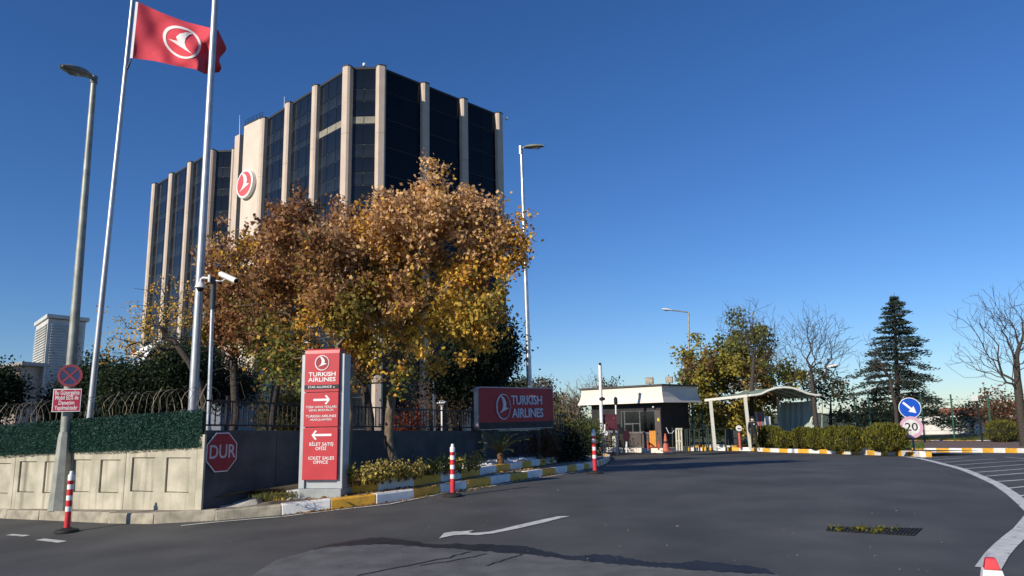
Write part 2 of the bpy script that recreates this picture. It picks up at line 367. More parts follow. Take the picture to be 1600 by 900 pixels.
# sealed cracks in the old asphalt, grit and scraps on the road
for pts_, w_ in (((( 560, 900), (640, 884), (700, 872), (735, 863)), .035), (((655, 885), (720, 875), (760, 866)), .03), (((760, 884), (800, 872), (815, 867)), .03)):
    P_0 = px(*pts_); Pj = []
    for a, b in zip(P_0, P_0[1:]): Pj += [a.lerp(b, k/6)+Vector((random.uniform(-.02, .02), random.uniform(-.03, .03), 0)) for k in range(6)]
    o = line('sealed_crack', Pj+[P_0[-1]], w_, dz=.007); o.data.materials[0] = tar
rs = random.Random(9); mb = MB()
for i in range(170):
    q = gp(rs.uniform(330, 1500), 722+(900-722)*rs.random()**1.4); a = rs.uniform(0, 3.14); r = rs.uniform(.005, .014)*(2.2 if rs.random() < .1 else 1); c_, s_ = math.cos(a)*r, math.sin(a)*r
    mb.add([(q.x+c_, q.y+s_, q.z+.012), (q.x-s_*.5, q.y+c_*.5, q.z+.020), (q.x-c_, q.y-s_, q.z+.012), (q.x+s_*.5, q.y-c_*.5, q.z+.013)], [(0, 1, 2, 3)])
stuff(tag(mb.build('road_grit', M('grit', (.34, .31, .25), .9, .4, 3)), 'tiny pale scraps and grit scattered over the asphalt', 'grit'))
# --- kerbs: every stone is a piece of its kerb
def stone_mesh(L, w, h, m, name):
    c = .022; prof = [(0, -.15), (0, h-c), (c*.6, h), (w, h), (w, -.15)]       # y across, z up
    n = len(prof); rnd = random.Random(name); vs = []; xs_ = (-L/2, -L/2+.012, L/2-.012, L/2)
    for i, x in enumerate(xs_):
        k = .006 if i in (0, 3) else 0
        vs += [(x+rnd.uniform(-.004, .004), y+(k if y == 0 else 0)+rnd.uniform(-.004, .004), z-(k if z > 0 else 0)+rnd.uniform(-.004, .004)) for y, z in prof]
    fs = [(i*n+j, i*n+j+1, (i+1)*n+j+1, (i+1)*n+j) for i in range(3) for j in range(n-1)]+[tuple(range(n))[::-1], tuple(3*n+j for j in range(n))]
    me = bpy.data.meshes.new(name); me.from_pydata(vs, [], fs); me.materials.append(m); me.update(); return me
def resample(P, L):
    tot = sum((b-a).xy.length for a, b in zip(P, P[1:])); L = tot/max(1, round(tot/L))-1e-6
    out = [P[0].copy()]; acc = 0
    for a, b in zip(P, P[1:]):
        d = (Vector((b.x, b.y, 0))-Vector((a.x, a.y, 0))).length; t = L-acc
        while t <= d: out.append(a.lerp(b, t/d)); t += L
        acc = (acc+d) % L if d >= L-acc else acc+d
    return out
def kerb(name, P, L, h, cols, w=.16, base=0., side=1):
    """P: foot of the visible face. side=+1: the body lies to the left of the direction of travel"""
    Q = resample(P, L); mid = [(a+b)/2 for a, b in zip(Q, Q[1:])]
    vs = []
    for i, p in enumerate(Q):
        t = Q[min(i+1, len(Q)-1)]-Q[max(i-1, 0)]; t.z = 0; t.normalize(); s = Vector((-t.y, t.x, 0))*side
        for a, z in ((.03, -.1), (.03, h-.03), (w-.02, h-.03), (w-.02, -.1)): q = p+s*a; vs.append((q.x, q.y, gz(q.x, q.y)+base+z))
    root = struct(MB().add(vs, [(i*4+j, i*4+j+1, i*4+j+5, i*4+j+4) for i in range(len(Q)-1) for j in range(3)]).build(name, concold))
    L = (Q[1]-Q[0]).length
    mesh = [[stone_mesh(L-.012, w, h, c, 'kerb_stone_%s_%d_%d' % (name, k, v)) for v in range(3)] for k, c in enumerate(cols)]
    for i, (a, b) in enumerate(zip(Q, Q[1:])):
        a3, b3 = G(a.x, a.y, base), G(b.x, b.y, base); x = (b3-a3).normalized(); y = Vector((0, 0, 1)).cross(x).normalized()*side; z = x.cross(y)*side
        if z.z < 0: z = -z
        j = random.uniform(-.008, .008); c = (a3+b3)/2+y*j+Vector((0, 0, random.uniform(-.008, .008)))
        T = Matrix(((x.x, y.x, z.x, c.x), (x.y, y.y, z.y, c.y), (x.z, y.z, z.z, c.z), (0, 0, 0, 1)))
        shared(mesh[i % len(cols)][i % 3], 'kerb_stone', root, T)
    return root
K1a = px((-120, 800), (0, 810), (60, 812.5), (120, 815.5), (200, 819), (260, 818.5), (310, 815.5), (370, 811), (440, 804.5))
K1b = px((440, 804.5), (490, 799), (517, 796), (567, 789.5), (610, 784.5), (657, 777), (698, 769), (736, 763), (772, 757.3), (802, 752), (832, 747), (857, 742.8), (880, 739.4), (901, 736), (920, 732.8), (939, 728), (948, 723.5), (953, 719), (953.5, 715.5), (948, 713), (935, 711.5), (915, 710.5))
kerb('pavement_kerb', K1a, 1.0, .16, [concold], side=1)
kerb('painted_kerb', K1b, .78, .16, [white, yellow], side=1)
K2 = [gp(a, b, .15) for a, b in ((448, 781.5), (497, 777), (545, 772), (592, 767), (638, 761), (693, 752.5), (733, 745.5), (778, 738), (805, 733.7), (830, 729.8), (852, 726.5), (869, 723), (883, 719.5), (893, 716.8), (905, 712.5), (908, 710))]
kerb('bed_kerb', K2, .78, .16, [white, yellow], side=1, base=.15)
K2s = [gp(a, b, .15) for a, b in ((412, 783.5), (424, 783), (443, 781.5))]
kerb('bed_kerb', K2s, .42, .12, [yellow], side=1, base=.15)
# --- pavement between the kerbs and along the wall
WA = gp(309, 800, .13); WB = gp(0, 797, .13); WB = WB+(WB-WA)*.45            # foot of the pale wall
wdir = Vector((math.sin(math.radians(30)), math.cos(math.radians(30)), 0))   # the dark wall runs this way
WC = Vector((WA.x, WA.y, 0))+Vector((.05, 0, 0)); WD = WC+wdir*13.5
def off(P, d):
    out = []
    for i, p in enumerate(P):
        t = P[min(i+1, len(P)-1)]-P[max(i-1, 0)]; t.z = 0; t.normalize(); out.append(p+Vector((-t.y, t.x, 0))*d)
    return out
inner = [WB, WB.lerp(WA, .5), WA]
struct(ribbon('pavement', off(K1a, .13)[:-1], inner+[K2s[0].lerp(WA, .5)], pave, .155))
struct(ribbon('pavement', off(K1a, .13)[-2:]+off(K1b, .13)[:18], [K2s[0].lerp(WA, .5), K2s[0]]+off(K2, .03), pave, .152))
# --- planting bed rising to the dark wall
back = [WC+wdir*t for t in (0.2, 3, 6, 9, 12, 13.4)]
for i, p in enumerate(back): p.z = gz(p.x, p.y)+.30+.10*min(i, 3)
fr = off(K2s, .10)+off(K2, .12)
for p in fr: p.z = gz(p.x, p.y)+.27
bed = struct(ribbon('planting_bed', fr, back, earth, absz=True, nx=8, dome=.08))
def bedz(x, y):
    p = Vector((x, y)); a = Vector((WC.x, WC.y)); t = (p-a).dot(wdir.xy); dist = abs((p-a).dot(Vector((wdir.y, -wdir.x))))
    return gz(x, y)+.30+.22*max(0, 1-dist/3.)
# concrete apron at the foot of the dark wall
ap = [gp(a, b, .15) for a, b in ((336, 797), (360, 796), (404, 789), (414, 784), (399, 778), (376, 772), (352, 784))]
mb = MB(); cz = .0
vs = [(p.x, p.y, gz(p.x, p.y)+.12) for p in ap]+[(p.x*.85+ap[5].x*.15, p.y*.85+ap[5].y*.15, gz(p.x, p.y)+(.17 if i in (0, 1, 6) else .30 if i > 3 else .24)) for i, p in enumerate(ap)]
mb.add(vs, [(i, (i+1) % 7, (i+1) % 7+7, i+7) for i in range(7)]+[tuple(range(7, 14))]); struct(mb.build('concrete_apron', M('pale_concrete', (.50, .48, .42), .9, .15, 6, .4, 40), bevel=.03))
# --- far side: island with clipped shrubs, pavement and verge
K3 = px((1058, 705), (1085, 704.6), (1111, 704.3), (1142, 704.3), (1173, 704.6), (1193, 706), (1234, 707.5), (1276, 708.3), (1323, 709.8), (1366, 711.2), (1402, 712.4), (1420, 713.2), (1446, 714.4))
K3 = K3+[K3[-1]+Vector((.9, 1.3, 0))]
kerb('island_kerb', K3, .72, .20, [yellow, white], side=1)
isl_back = off(K3, 2.6)
struct(ribbon('island', off(K3, .12), isl_back, earth, .17))
K4 = [gp(1425, 706.2), gp(1500, 706.8), gp(1600, 707.8), gp(1760, 709.5)]
kerb('far_kerb', K4, .66, .19, [yellow, white], side=1)
K5 = [gp(1370, 692), gp(1425, 692.3), gp(1500, 692.6), gp(1600, 693), gp(1800, 694)]
kerb('verge_kerb', K5, .85, .19, [yellow, white, yellow], side=1)
struct(ribbon('pavement', off(K4, .13), off(K5, -.01), M('brick_pavement', (.17, .12, .10), .9, .25, 5, .3, 30), .17))
vb = [Vector((8, 62, 0)), Vector((30, 66, 0)), Vector((60, 70, 0)), Vector((90, 72, 0))]
vf = [Vector((6.5, 49, 0)), Vector((13, 46, 0)), K5[0]+Vector((-2.5, 1.0, 0))]+off(K5, .12)
struct(ribbon('verge', vf, vb, grassgr, .19, nx=10))
# --- rough ground behind the walls
la = [WB+Vector((-6, 4.4, 0)), WB.copy(), WA.copy()+Vector((-.25, .35, 0))]+[p.copy() for p in back[1:]]
la = [Vector((p.x-.15, p.y+.25, 1.0 if i < 3 else .80)) for i, p in enumerate(la)]
lb = [Vector((-70, 40, .4)), Vector((-50, 52, .4)), Vector((-30, 58, .4)), Vector((-15, 60, .1)), Vector((-8, 60, 0)), Vector((-4, 58, -.2)), Vector((0, 55, -.4)), Vector((3, 48, -.5))]
struct(ribbon('planted_ground', la, lb, earth, absz=True, nx=10))

# ================================================================== WALLS
# pale wall of precast units with sunk panels
wl = WB-WA; wl.z = 0; WL = wl.length; wx = -wl.normalized()               # local x runs towards the corner
wall = thing('retaining_wall', 'pale weathered concrete wall of sunk panels under the green artificial hedge', 'wall', (WB.x, WB.y, 0), (wx.x, wx.y))
wm = MW[wall.name]
xc, ztop = plane_px(309, 695, wm); _, ztl = plane_px(0, 708, wm); x0_, _ = plane_px(0, 708, wm)
def wtop(x): return ztop+(x-xc)*(ztop-ztl)/(xc-x0_)
UJ = [xc-.0]+[plane_px(p, 740, wm)[0] for p in (195, 103, 22)]
du = UJ[2]-UJ[3]
while UJ[-1] > 0: UJ.append(UJ[-1]-du)
mb = MB(); mb.add([(UJ[-1], .06, -.6), (xc, .06, -.6), (xc, .06, wtop(xc)-.02), (UJ[-1], .06, wtop(UJ[-1])-.02), (UJ[-1], .34, -.6), (xc, .34, -.6), (xc, .34, wtop(xc)-.02), (UJ[-1], .34, wtop(UJ[-1])-.02)],
    [(0, 1, 2, 3), (4, 7, 6, 5), (3, 2, 6, 7), (1, 5, 6, 2)]); mb.build('wall_core', conc, wall)
for xb, xa in zip(UJ, UJ[1:]):
    xa += .012; zt = min(wtop(xa), wtop(xb)); zb = -.35; w = xb-xa; s = w*.085; gap = w*.16
    rb = gz(*(wm @ Vector(((xa+xb)/2, 0, 0))).xy)+.155+.28; rt = zt-.16
    pans = [(xa+s, xa+w/2-gap/2), (xa+w/2+gap/2, xb-s)]
    u = MB(); u.box(((xa+xb)/2, .03, (zb+rb)/2), (w, .06, rb-zb)); u.add([(xa, 0, rt), (xb, 0, rt), (xb, 0, wtop(xb)), (xa, 0, wtop(xa)), (xa, .06, rt), (xb, .06, rt), (xb, .06, wtop(xb)), (xa, .06, wtop(xa))], [(0, 1, 2, 3), (3, 2, 6, 7), (0, 3, 7, 4), (1, 5, 6, 2), (0, 4, 5, 1)])
    for a, b in ((xa, pans[0][0]), (pans[0][1], pans[1][0]), (pans[1][1], xb)): u.box(((a+b)/2, .03, (rb+rt)/2), (b-a, .06, rt-rb-.002))
    uo = u.build('wall_unit', conc, wall)
    for a, b in pans: MB().box(((a+b)/2, .047, (rb+rt)/2), (b-a-.03, .03, rt-rb-.03)).build('panel', conc, uo)
# green artificial hedge on the wall
hed = thing('artificial_hedge', 'dark green artificial hedge screen standing on top of the pale wall', 'hedge', (WB.x, WB.y, 0), (wx.x, wx.y))
_, htc = plane_px(317, 640, wm); _, htl = plane_px(0, 664, wm)
def htop(x): return htc+(x-xc)*(htc-htl)/(xc-x0_)
rng = np.random.default_rng(3)
hg = M('hedge_backing', (.010, .035, .024), .9, .3, 20)
mb = MB(); mb.add([(0, -.02, wtop(0)-.03), (xc+.1, -.02, wtop(xc)-.03), (xc+.1, -.02, htop(xc)-.03), (0, -.02, htop(0)-.03), (0, .05, wtop(0)-.03), (xc+.1, .05, wtop(xc)-.03), (xc+.1, .05, htop(xc)-.03), (0, .05, htop(0)-.03)],
    [(0, 1, 2, 3), (4, 7, 6, 5), (3, 2, 6, 7), (1, 5, 6, 2)]); mb.build('backing', hg, hed)
n = 34000; X = rng.uniform(0, xc+.12, n); Zt = np.array([htop(x) for x in X]); Zb = np.array([wtop(x) for x in X]); Z = Zb-.05+rng.uniform(0, 1, n)*(Zt-Zb+.05)
P = np.stack([X, -.05-.03*rng.uniform(0, 1, n)+.02*np.sin(X*2.1), Z], 1); P = P @ np.array(wm)[:3, :3].T+np.array(wm)[:3, 3]
dd = np.tile(-np.array(wm)[:3, 1], (n, 1))
stuff(leaves('needles', P, .042, [((.045, .12, .092), 4), ((.055, .14, .105), 3), ((.036, .092, .073), 2), ((.075, .165, .12), 1)], rng, hed, needle, aspect=.3, dirs=dd*.6))
# coil of razor wire with stakes
wr = thing('razor_wire', 'rusty coil of razor wire along the top of the green hedge', 'wire', (WB.x, WB.y, 0), (wx.x, wx.y))
rust = M('rusty_wire', (.26, .22, .16), .6, .25, 20, metal=.2)
mb = MB(); pts = []; turns = int(xc/.17)
for i in range(turns*14):
    a = 2*math.pi*i/14; x = xc-xc*i/(turns*14); ra = .24
    pts.append((x+.03*math.sin(a*3.1), .22+ra*math.cos(a)*.8, htop(x)+.16+ra*math.sin(a)))
mb.tube(pts, .0038, 3, cap=False); mb.build('coil', rust, wr)
for i in range(11):
    x = xc-.05-i*1.05
    if x > 0: MB().tube([(x, .10, htop(x)-.2), (x-.02, .02, htop(x)+.12), (x-.12, .28, htop(x)+.44)], .007, 5).build('stake', rust, wr)
# dark wall with railing
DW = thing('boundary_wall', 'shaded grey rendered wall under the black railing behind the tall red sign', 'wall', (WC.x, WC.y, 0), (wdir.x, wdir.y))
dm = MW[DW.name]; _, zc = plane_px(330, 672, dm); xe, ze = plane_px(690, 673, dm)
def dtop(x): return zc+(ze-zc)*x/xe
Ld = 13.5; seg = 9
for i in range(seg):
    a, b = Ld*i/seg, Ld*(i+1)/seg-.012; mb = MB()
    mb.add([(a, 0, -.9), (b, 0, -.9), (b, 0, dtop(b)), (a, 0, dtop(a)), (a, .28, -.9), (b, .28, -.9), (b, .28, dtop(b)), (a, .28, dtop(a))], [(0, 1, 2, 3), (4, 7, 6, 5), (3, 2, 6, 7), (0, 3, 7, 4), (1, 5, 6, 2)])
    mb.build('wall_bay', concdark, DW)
MB().box((-.03, .02, .36), (.035, .16, 2.0)).build('end_post', conc, DW)
rl = thing('railing', 'low black metal railing on top of the shaded grey wall', 'railing', (WC.x, WC.y, 0), (wdir.x, wdir.y))
rh = .50
for z0, z1 in ((.07, .10), (rh-.03, rh)):
    MB().add([(.1, .10, dtop(.1)+z0), (Ld, .10, dtop(Ld)+z0), (Ld, .10, dtop(Ld)+z1), (.1, .10, dtop(.1)+z1), (.1, .14, dtop(.1)+z0), (Ld, .14, dtop(Ld)+z0), (Ld, .14, dtop(Ld)+z1), (.1, .14, dtop(.1)+z1)], [(0, 1, 2, 3), (4, 7, 6, 5), (3, 2, 6, 7), (0, 4, 5, 1)]).build('rail', blackm, rl)
bar = MB().box((0, 0, rh/2+.03), (.016, .016, rh-.09)); pr = bar.build('baluster', blackm, rl); pr.location = (.16, .12, dtop(.16)); me = pr.data
x = .27
while x < Ld-.1: shared(me, 'baluster', rl, Matrix.Translation((x, .12, dtop(x)))); x += .112
for i in range(7):
    x = .5+i*2.1; MB().box((x, .12, dtop(x)+.28), (.045, .045, .60)).build('post', blackm, rl)
# stop sign on the dark wall
sx, sz = plane_px(347.5, 706.5, dm, -.06); sgn = thing('stop_sign', 'octagonal DUR stop sign in shade-darkened red flat on the shaded grey wall', 'sign', dm @ Vector((sx, -.05, sz)), (wdir.x, wdir.y))
xa, _ = plane_px(324, 706, dm, -.05); xb, _ = plane_px(371, 706, dm, -.05); _, za = plane_px(347, 676, dm, -.05); _, zb_ = plane_px(347, 737, dm, -.05)
rw, rhh = (xb-xa)/2, (za-zb_)/2
def octo(k): q = .414; return [(rw*k*a, rhh*k*b) for a, b in ((-1, -q), (-1, q), (-q, 1), (q, 1), (1, q), (1, -q), (q, -1), (-q, -1))]
MB().prism(octo(1), 0, .012).build('border', wsign, sgn)
MB().prism(octo(.95), -.004, 0).build('face', M('stop_red_shaded', (.27, .018, .028), .5, .1), sgn)  # shade is put into the red of the face
text('lettering', 'DUR', rhh*.98, M('stop_white_shaded', (.50, .50, .50), .5),  sgn, 0, 0, -.007, rw*1.72, .002, .028)  # white letters greyed to stand for shade
MB().box((0, .030, 0), (.05, .032, rhh*1.9)).build('bracket', galv, sgn)
# ================================================================== POLES, FLAG, SIGNS
BIRD = [(-.62, -.53), (.70, -.13), (.30, -.02), (.40, .20), (.27, .50), (.02, .74), (-.42, .86), (-.18, .64), (-.06, .37), (-.04, .06), (-.16, -.20), (-.36, -.38)]
def ring(r0_, r1_, n=40, shift=0.):
    o = [(r1_*math.cos(2*math.pi*i/n), r1_*math.sin(2*math.pi*i/n)) for i in range(n)]; i_ = [(r0_*math.cos(2*math.pi*i/n)+shift, r0_*math.sin(2*math.pi*i/n)) for i in range(n)]
    return o, i_
def emblem(parent, x, z, y, sx, sz, m, r0_=.90, shift=.03, ext=.006):
    o, i_ = ring(r0_, 1., 40, shift); n = 40; mb = MB()
    vs = [(x+a*sx, yy, z+b*sz) for yy in (y-ext, y) for q in (o, i_) for a, b in q]
    mb.add(vs, [(i, (i+1) % n, n+(i+1) % n, n+i) for i in range(n)]+[(i, 2*n+i, 2*n+(i+1) % n, (i+1) % n) for i in range(n)]+[(n+i, n+(i+1) % n, 3*n+(i+1) % n, 3*n+i) for i in range(n)])
    mb.build('emblem_ring', m, parent)
    mb = MB(); mb.prism([(x+a*sx, z+b*sz) for a, b in BIRD], y-ext, y); bm = bmesh.new()
    o = mb.build('emblem_bird', m, parent); bm.from_mesh(o.data); bmesh.ops.triangulate(bm, faces=bm.faces[:]); bm.to_mesh(o.data); bm.free()
def lamp_head(parent, p, d, L, m):
    """flat oval luminaire reaching from p in direction d"""
    d = Vector(d).normalized(); s = Vector((0, 0, 1)).cross(d).normalized(); u = d.cross(s); n = 14; K = 12; vs = []
    for i in range(K+1):
        t = i/K; w = L*.22*(math.sin(math.pi*min(1, .12+t*.86))**.6); hh = w*.55
        for j in range(n):
            a = 2*math.pi*j/n; vs.append(Vector(p)+d*L*t+s*w*math.cos(a)+u*(hh*math.sin(a)*(1 if math.sin(a) > 0 else .55)))
    MB().add(vs, [(i*n+j, i*n+(j+1) % n, (i+1)*n+(j+1) % n, (i+1)*n+j) for i in range(K) for j in range(n)]+[tuple(range(n)), tuple(K*n+j for j in range(n))[::-1]]).build('luminaire', m, parent, world=True, smooth=True)
    lum = [o for o in parent.children if o.name.startswith('luminaire')][-1]; c = Vector(p)+d*L*.58-u*L*.040; MB().tube([c-d*L*.24, c-d*L*.12, c+d*L*.12, c+d*L*.24], [L*.03, L*.085, L*.085, L*.03], 10).build('lens', M('lamp_lens', (.20, .21, .20), .2, .05), lum, world=True, smooth=True)
def pole_at(name, label, cat, foot, top, r0_, r1_, m, group=None, n=14):
    t = thing(name, label, cat, foot, group=group); MB().tube([foot+(top-foot)*k/8 for k in range(9)], [r0_+(r1_-r0_)*k/8 for k in range(9)], n).build('pole', m, t, world=True, smooth=50); return t
# street lamp by the pale wall
lf = gp(93, 797, .15); lt = at(147, 123, lf.y)
lamp = pole_at('street_lamp', 'tall grey street lamp with sign plates rising in front of the pale wall', 'street lamp', lf, lt, .10, .050, polep, n=16)
MB().tube([lf, lf+(lt-lf)*.045, lf+(lt-lf)*.155, lf+(lt-lf)*.165], [.19, .165, .115, .10], 8).build('pole_base', polep, lamp, world=True)
MB().tube([lt-(lt-lf)*.012, lt+Vector((.0, -.0, .05))], .065, 10).build('collar', lampg, lamp, world=True)
lhp = at(97, 103, lf.y-1.0); MB().tube([lt, lt+(lhp-lt)*.28], .035, 8).build('arm', lampg, lamp, world=True); lamp_head(lamp, lt+(lhp-lt)*.22, lhp-lt, (lhp-lt).length*.80, lampg)
# two plates on that lamp post
ly = lf.y-.16
ns = thing('no_stopping_sign', 'faded round blue and red no stopping sign on the grey lamp post', 'sign', at(110, 587, ly), (.97, .25))
rr = 17.5/F*ly*1.0
o_, i_ = ring(.78, 1.)
MB().lathe([(rr, 0), (rr, .01)], (0, 0, 0), 32).build('face', M('faded_blue', (.02, .035, .11), .5, .15), ns).matrix_local = Matrix.Rotation(math.pi/2, 4, 'X')
fr_ = M('faded_red', (.22, .035, .045), .5, .15); n = 40; mb = MB()
mb.add([(a*rr, -.014, b*rr) for q in (o_, i_) for a, b in q], [(i, (i+1) % n, n+(i+1) % n, n+i) for i in range(n)]); mb.build('rim', fr_, ns)
for s in (-1, 1): MB().box((0, -.0142-.002*s, 0), (rr*1.62, .003, rr*.17), R=Matrix.Rotation(s*math.pi/4, 3, 'Y')).build('bar', fr_, ns)
tp_ = thing('notice_plate', 'red rectangular notice plate in four lines of white text on lamp post', 'sign', at(104.5, 625.5, ly), (.98, .20))
wr_, hr_ = 20/F*ly, 17.5/F*ly
MB().box((0, 0, 0), (2*wr_, .012, 2*hr_)).build('border', wsign, tp_, bevel=.004); MB().box((0, -.007, 0), (2*wr_*.94, .004, 2*hr_*.93)).build('face', M('notice_red', (.36, .018, .055), .45, .08), tp_)
for i, s in enumerate(('Bu Güzergahta', 'Mobil EDS ile', 'Denetim', 'Yapılmaktadır')): text('lettering', s, .105, wsign, tp_, 0, hr_*(.66-.44*i), -.010, wr_*(1.72, 1.62, 1.1, 1.62)[i], .001, .012)
# flagpoles
f1 = at(139, 665, 20.0); f1b = f1; f1t = at(211.5, -40, 20.0)
fp1 = pole_at('flagpole', 'bright steel flagpole flying the red flag', 'flagpole', Vector((f1.x, f1.y, f1.z)), f1t, .085, .055, bright)
MB().tube([f1+(Vector((-.4, -.2, -.9))*0), f1-Vector((0, 0, .5))], .10, 12).build('foot', galv, fp1, world=True)
f2 = at(300.5, 650, 17.2); f2t = at(338.5, -40, 17.2)
fp2 = pole_at('flagpole', 'thick steel flagpole without a flag behind the dome camera', 'flagpole', f2, f2t, .105, .075, bright)
MB().tube([f2+Vector((0, 0, .05)), f2-Vector((0, 0, .5))], .12, 12).build('foot', galv, fp2, world=True)
# the flag: a cloth surface given by its edges, waving in depth
FY = 19.9
ctl_t = [(216, 3), (250, 19), (290, 34), (322, 42), (341, 47), (352, 70)]; ctl_b = [(207, 91), (240, 95), (275, 103), (305, 108), (320, 116), (341, 113)]
def lerp_ctl(c, u):
    t = u*(len(c)-1); k = min(int(t), len(c)-2); q = t-k; return (c[k][0]*(1-q)+c[k+1][0]*q, c[k][1]*(1-q)+c[k+1][1]*q)
def cloth(u, v):                              # u 0..1 from the pole, v 0..1 downwards
    a, b = lerp_ctl(ctl_t, u), lerp_ctl(ctl_b, u); w = .30*u**.7*math.sin(6.2*u+1.7*v)+.16*u*math.sin(13*u-5*v+1)+.07*math.sin(24*u+8*v)*u+.05*u*math.sin(9*v+5*u)+.09*u**.5*math.sin(17*u-7*v+.6)
    w -= .10*math.exp(-((u-.28)**2/.004+(v-.9)**2/.03))
    fr = 6*max(0, u-.82)*math.sin(v*9)*3
    return at(a[0]*(1-v)+b[0]*v+fr, a[1]*(1-v)+b[1]*v, FY+w+.6*u)
NU, NV = 44, 26
flag = thing('flag', 'red flag with white bird emblem waving on a flagpole', 'flag', f1t-Vector((0, 0, .3)))
clothm = M('flag_cloth', (.62, .075, .10), .8, .05, 5, .12, 200); clothm.node_tree.nodes['Principled BSDF'].inputs['Specular IOR Level'].default_value = .1
mb = MB(); mb.add([cloth(i/NU, j/NV) for i in range(NU+1) for j in range(NV+1)], [(i*(NV+1)+j, i*(NV+1)+j+1, (i+1)*(NV+1)+j+1, (i+1)*(NV+1)+j) for i in range(NU) for j in range(NV)])
fo = mb.build('cloth', clothm, flag, world=True, smooth=True)
wcl = M('white_cloth', (.78, .76, .74), .8, .04, 6)
mb = MB()
for j in range(12):
    a, b = cloth(0, j/12), cloth(0, (j+1)/12); mb.add([a-Vector((.075, .0, -.01)), b-Vector((.075, .0, -.01)), b, a], [(0, 1, 2, 3)])
mb.build('hoist_band', wcl, flag, world=True)
def on_flag(a, b, lift=.02): p = cloth(.425+a*.175, .47-b*.33+a*.05); d = (Vector((0, 0, CZ))-p).normalized(); return p+d*lift
n = 48; mb = MB(); mb.add([on_flag(r*math.cos(2*math.pi*i/n), r*math.sin(2*math.pi*i/n)) for r in (1.02, .88) for i in range(n)], [(i, (i+1) % n, n+(i+1) % n, n+i) for i in range(n)]); mb.build('emblem_ring', wcl, flag, world=True)
bm = bmesh.new(); f_ = bm.faces.new([bm.verts.new((-a*1.05, b*1.0, 0)) for a, b in BIRD]); bmesh.ops.triangulate(bm, faces=[f_])
for _ in range(3): bmesh.ops.subdivide_edges(bm, edges=bm.edges[:], cuts=1)
bmesh.ops.triangulate(bm, faces=bm.faces[:]); Fi = MW[flag.name].inverted()
for v in bm.verts: v.co = Fi @ on_flag(v.co.x, v.co.y, .022)
me = bpy.data.meshes.new('emblem_bird'); bm.to_mesh(me); bm.free(); me.materials.append(wcl); link('emblem_bird', me, flag)
MB().tube([at(216, 3, FY), at(213, 0, FY+.05), at(211, -1, FY+.1)], .012, 5).build('clip', blackm, flag, world=True); MB().tube([at(206, 91, FY), at(200, 105, FY+.08), at(194, 116, FY+.1)], [.012, .03, .02], 6).build('rope', blackm, flag, world=True)
# camera mast with dome and bullet camera
cf = at(325, 680, 16.6); ct = at(333.5, 436, 16.6)
cc = pole_at('camera_mast', 'slim galvanised mast beside the thick flagpole carrying security cameras', 'mast', cf, ct, .050, .045, galv)
MB().tube([cf+(ct-cf)*.80, ct+Vector((0, 0, .03))], .066, 12).build('sleeve', M('mast_sleeve', (.05, .065, .07), .5), cc, world=True)
dpx = 16.5
dome = thing('dome_camera', 'white dome camera hanging on a bracket against the thick flagpole', 'camera', at(313, 449, dpx))
k = dpx/F
MB().lathe([(.012, 8*k), (4.5*k, 7.5*k), (8.4*k, .5*k), (8.6*k, -.8*k), (6*k, -1.2*k)], (0, 0, 0), 20).build('housing', whp, dome, smooth=40)
MB().lathe([(5.4*k, -1*k), (5*k, -3.5*k), (3*k, -6.5*k), (.4*k, -7.4*k)], (0, 0, 0), 16).build('dome', M('smoked_dome', (.012, .012, .014), .12, .05, spec=.7), dome, smooth=True)
MB().tube([(0, 0, 7*k), (.4*k, 0, 13*k), (3*k, 0, 15.5*k), (12*k, 0, 14.5*k)], 2.*k, 8).build('bracket', whp, dome, smooth=50); MB().box((13.5*k, 0, 14*k), (3*k, 4*k, 12*k)).build('wall_plate', whp, dome, bevel=.004)
bul = thing('bullet_camera', 'white bullet camera pointing right on the slim galvanised mast', 'camera', at(355, 433, 16.5))
bd = (at(369, 438, 16.0)-at(345, 427, 16.6)); L = bd.length; bd.normalize(); a0 = at(345, 428, 16.6)
MB().tube([a0, a0+bd*.02, a0+bd*L*.95, a0+bd*L], [3.6*k, 4.6*k, 4.6*k, 3.8*k], 10).build('body', whp, bul, world=True, smooth=50)
MB().tube([a0+bd*(L-.004), a0+bd*(L+.012)], 3.6*k, 10).build('lens', blackm, bul, world=True); MB().tube([at(352, 436, 16.5), at(346, 440, 16.5), at(336, 438, 16.6)], 1.1*k, 6).build('bracket', whp, bul, world=True)
MB().tube([at(341.5, 441.5, 16.3), at(345, 442, 16.2)], 2.6*k, 10).build('lamp', blackm, bul, world=True)
# tall street lamp near the billboard
sf = at(831, 712, 25.5); sf.z = gz(sf.x, sf.y)+.2; st = at(814.5, 231, 25.5)
sl2 = pole_at('street_lamp', 'tall galvanised street lamp rising behind the red billboard', 'street lamp', sf, st, .105, .055, galv, n=14)
MB().tube([sf, sf+(st-sf)*.13], [.15, .11], 10).build('pole_base', M('pole_base_dark', (.10, .11, .12), .5, metal=.4), sl2, world=True)
MB().tube([st+Vector((-.02, 0, -.25)), st+Vector((-.02, 0, .06))], .075, 10).build('collar', galv, sl2, world=True)
hd = at(850.5, 228, 25.1); MB().tube([st, st+(hd-st)*.25], .035, 8).build('arm', galv, sl2, world=True); lamp_head(sl2, st+(hd-st)*.15, hd-st, (hd-st).length*.85, lampg)

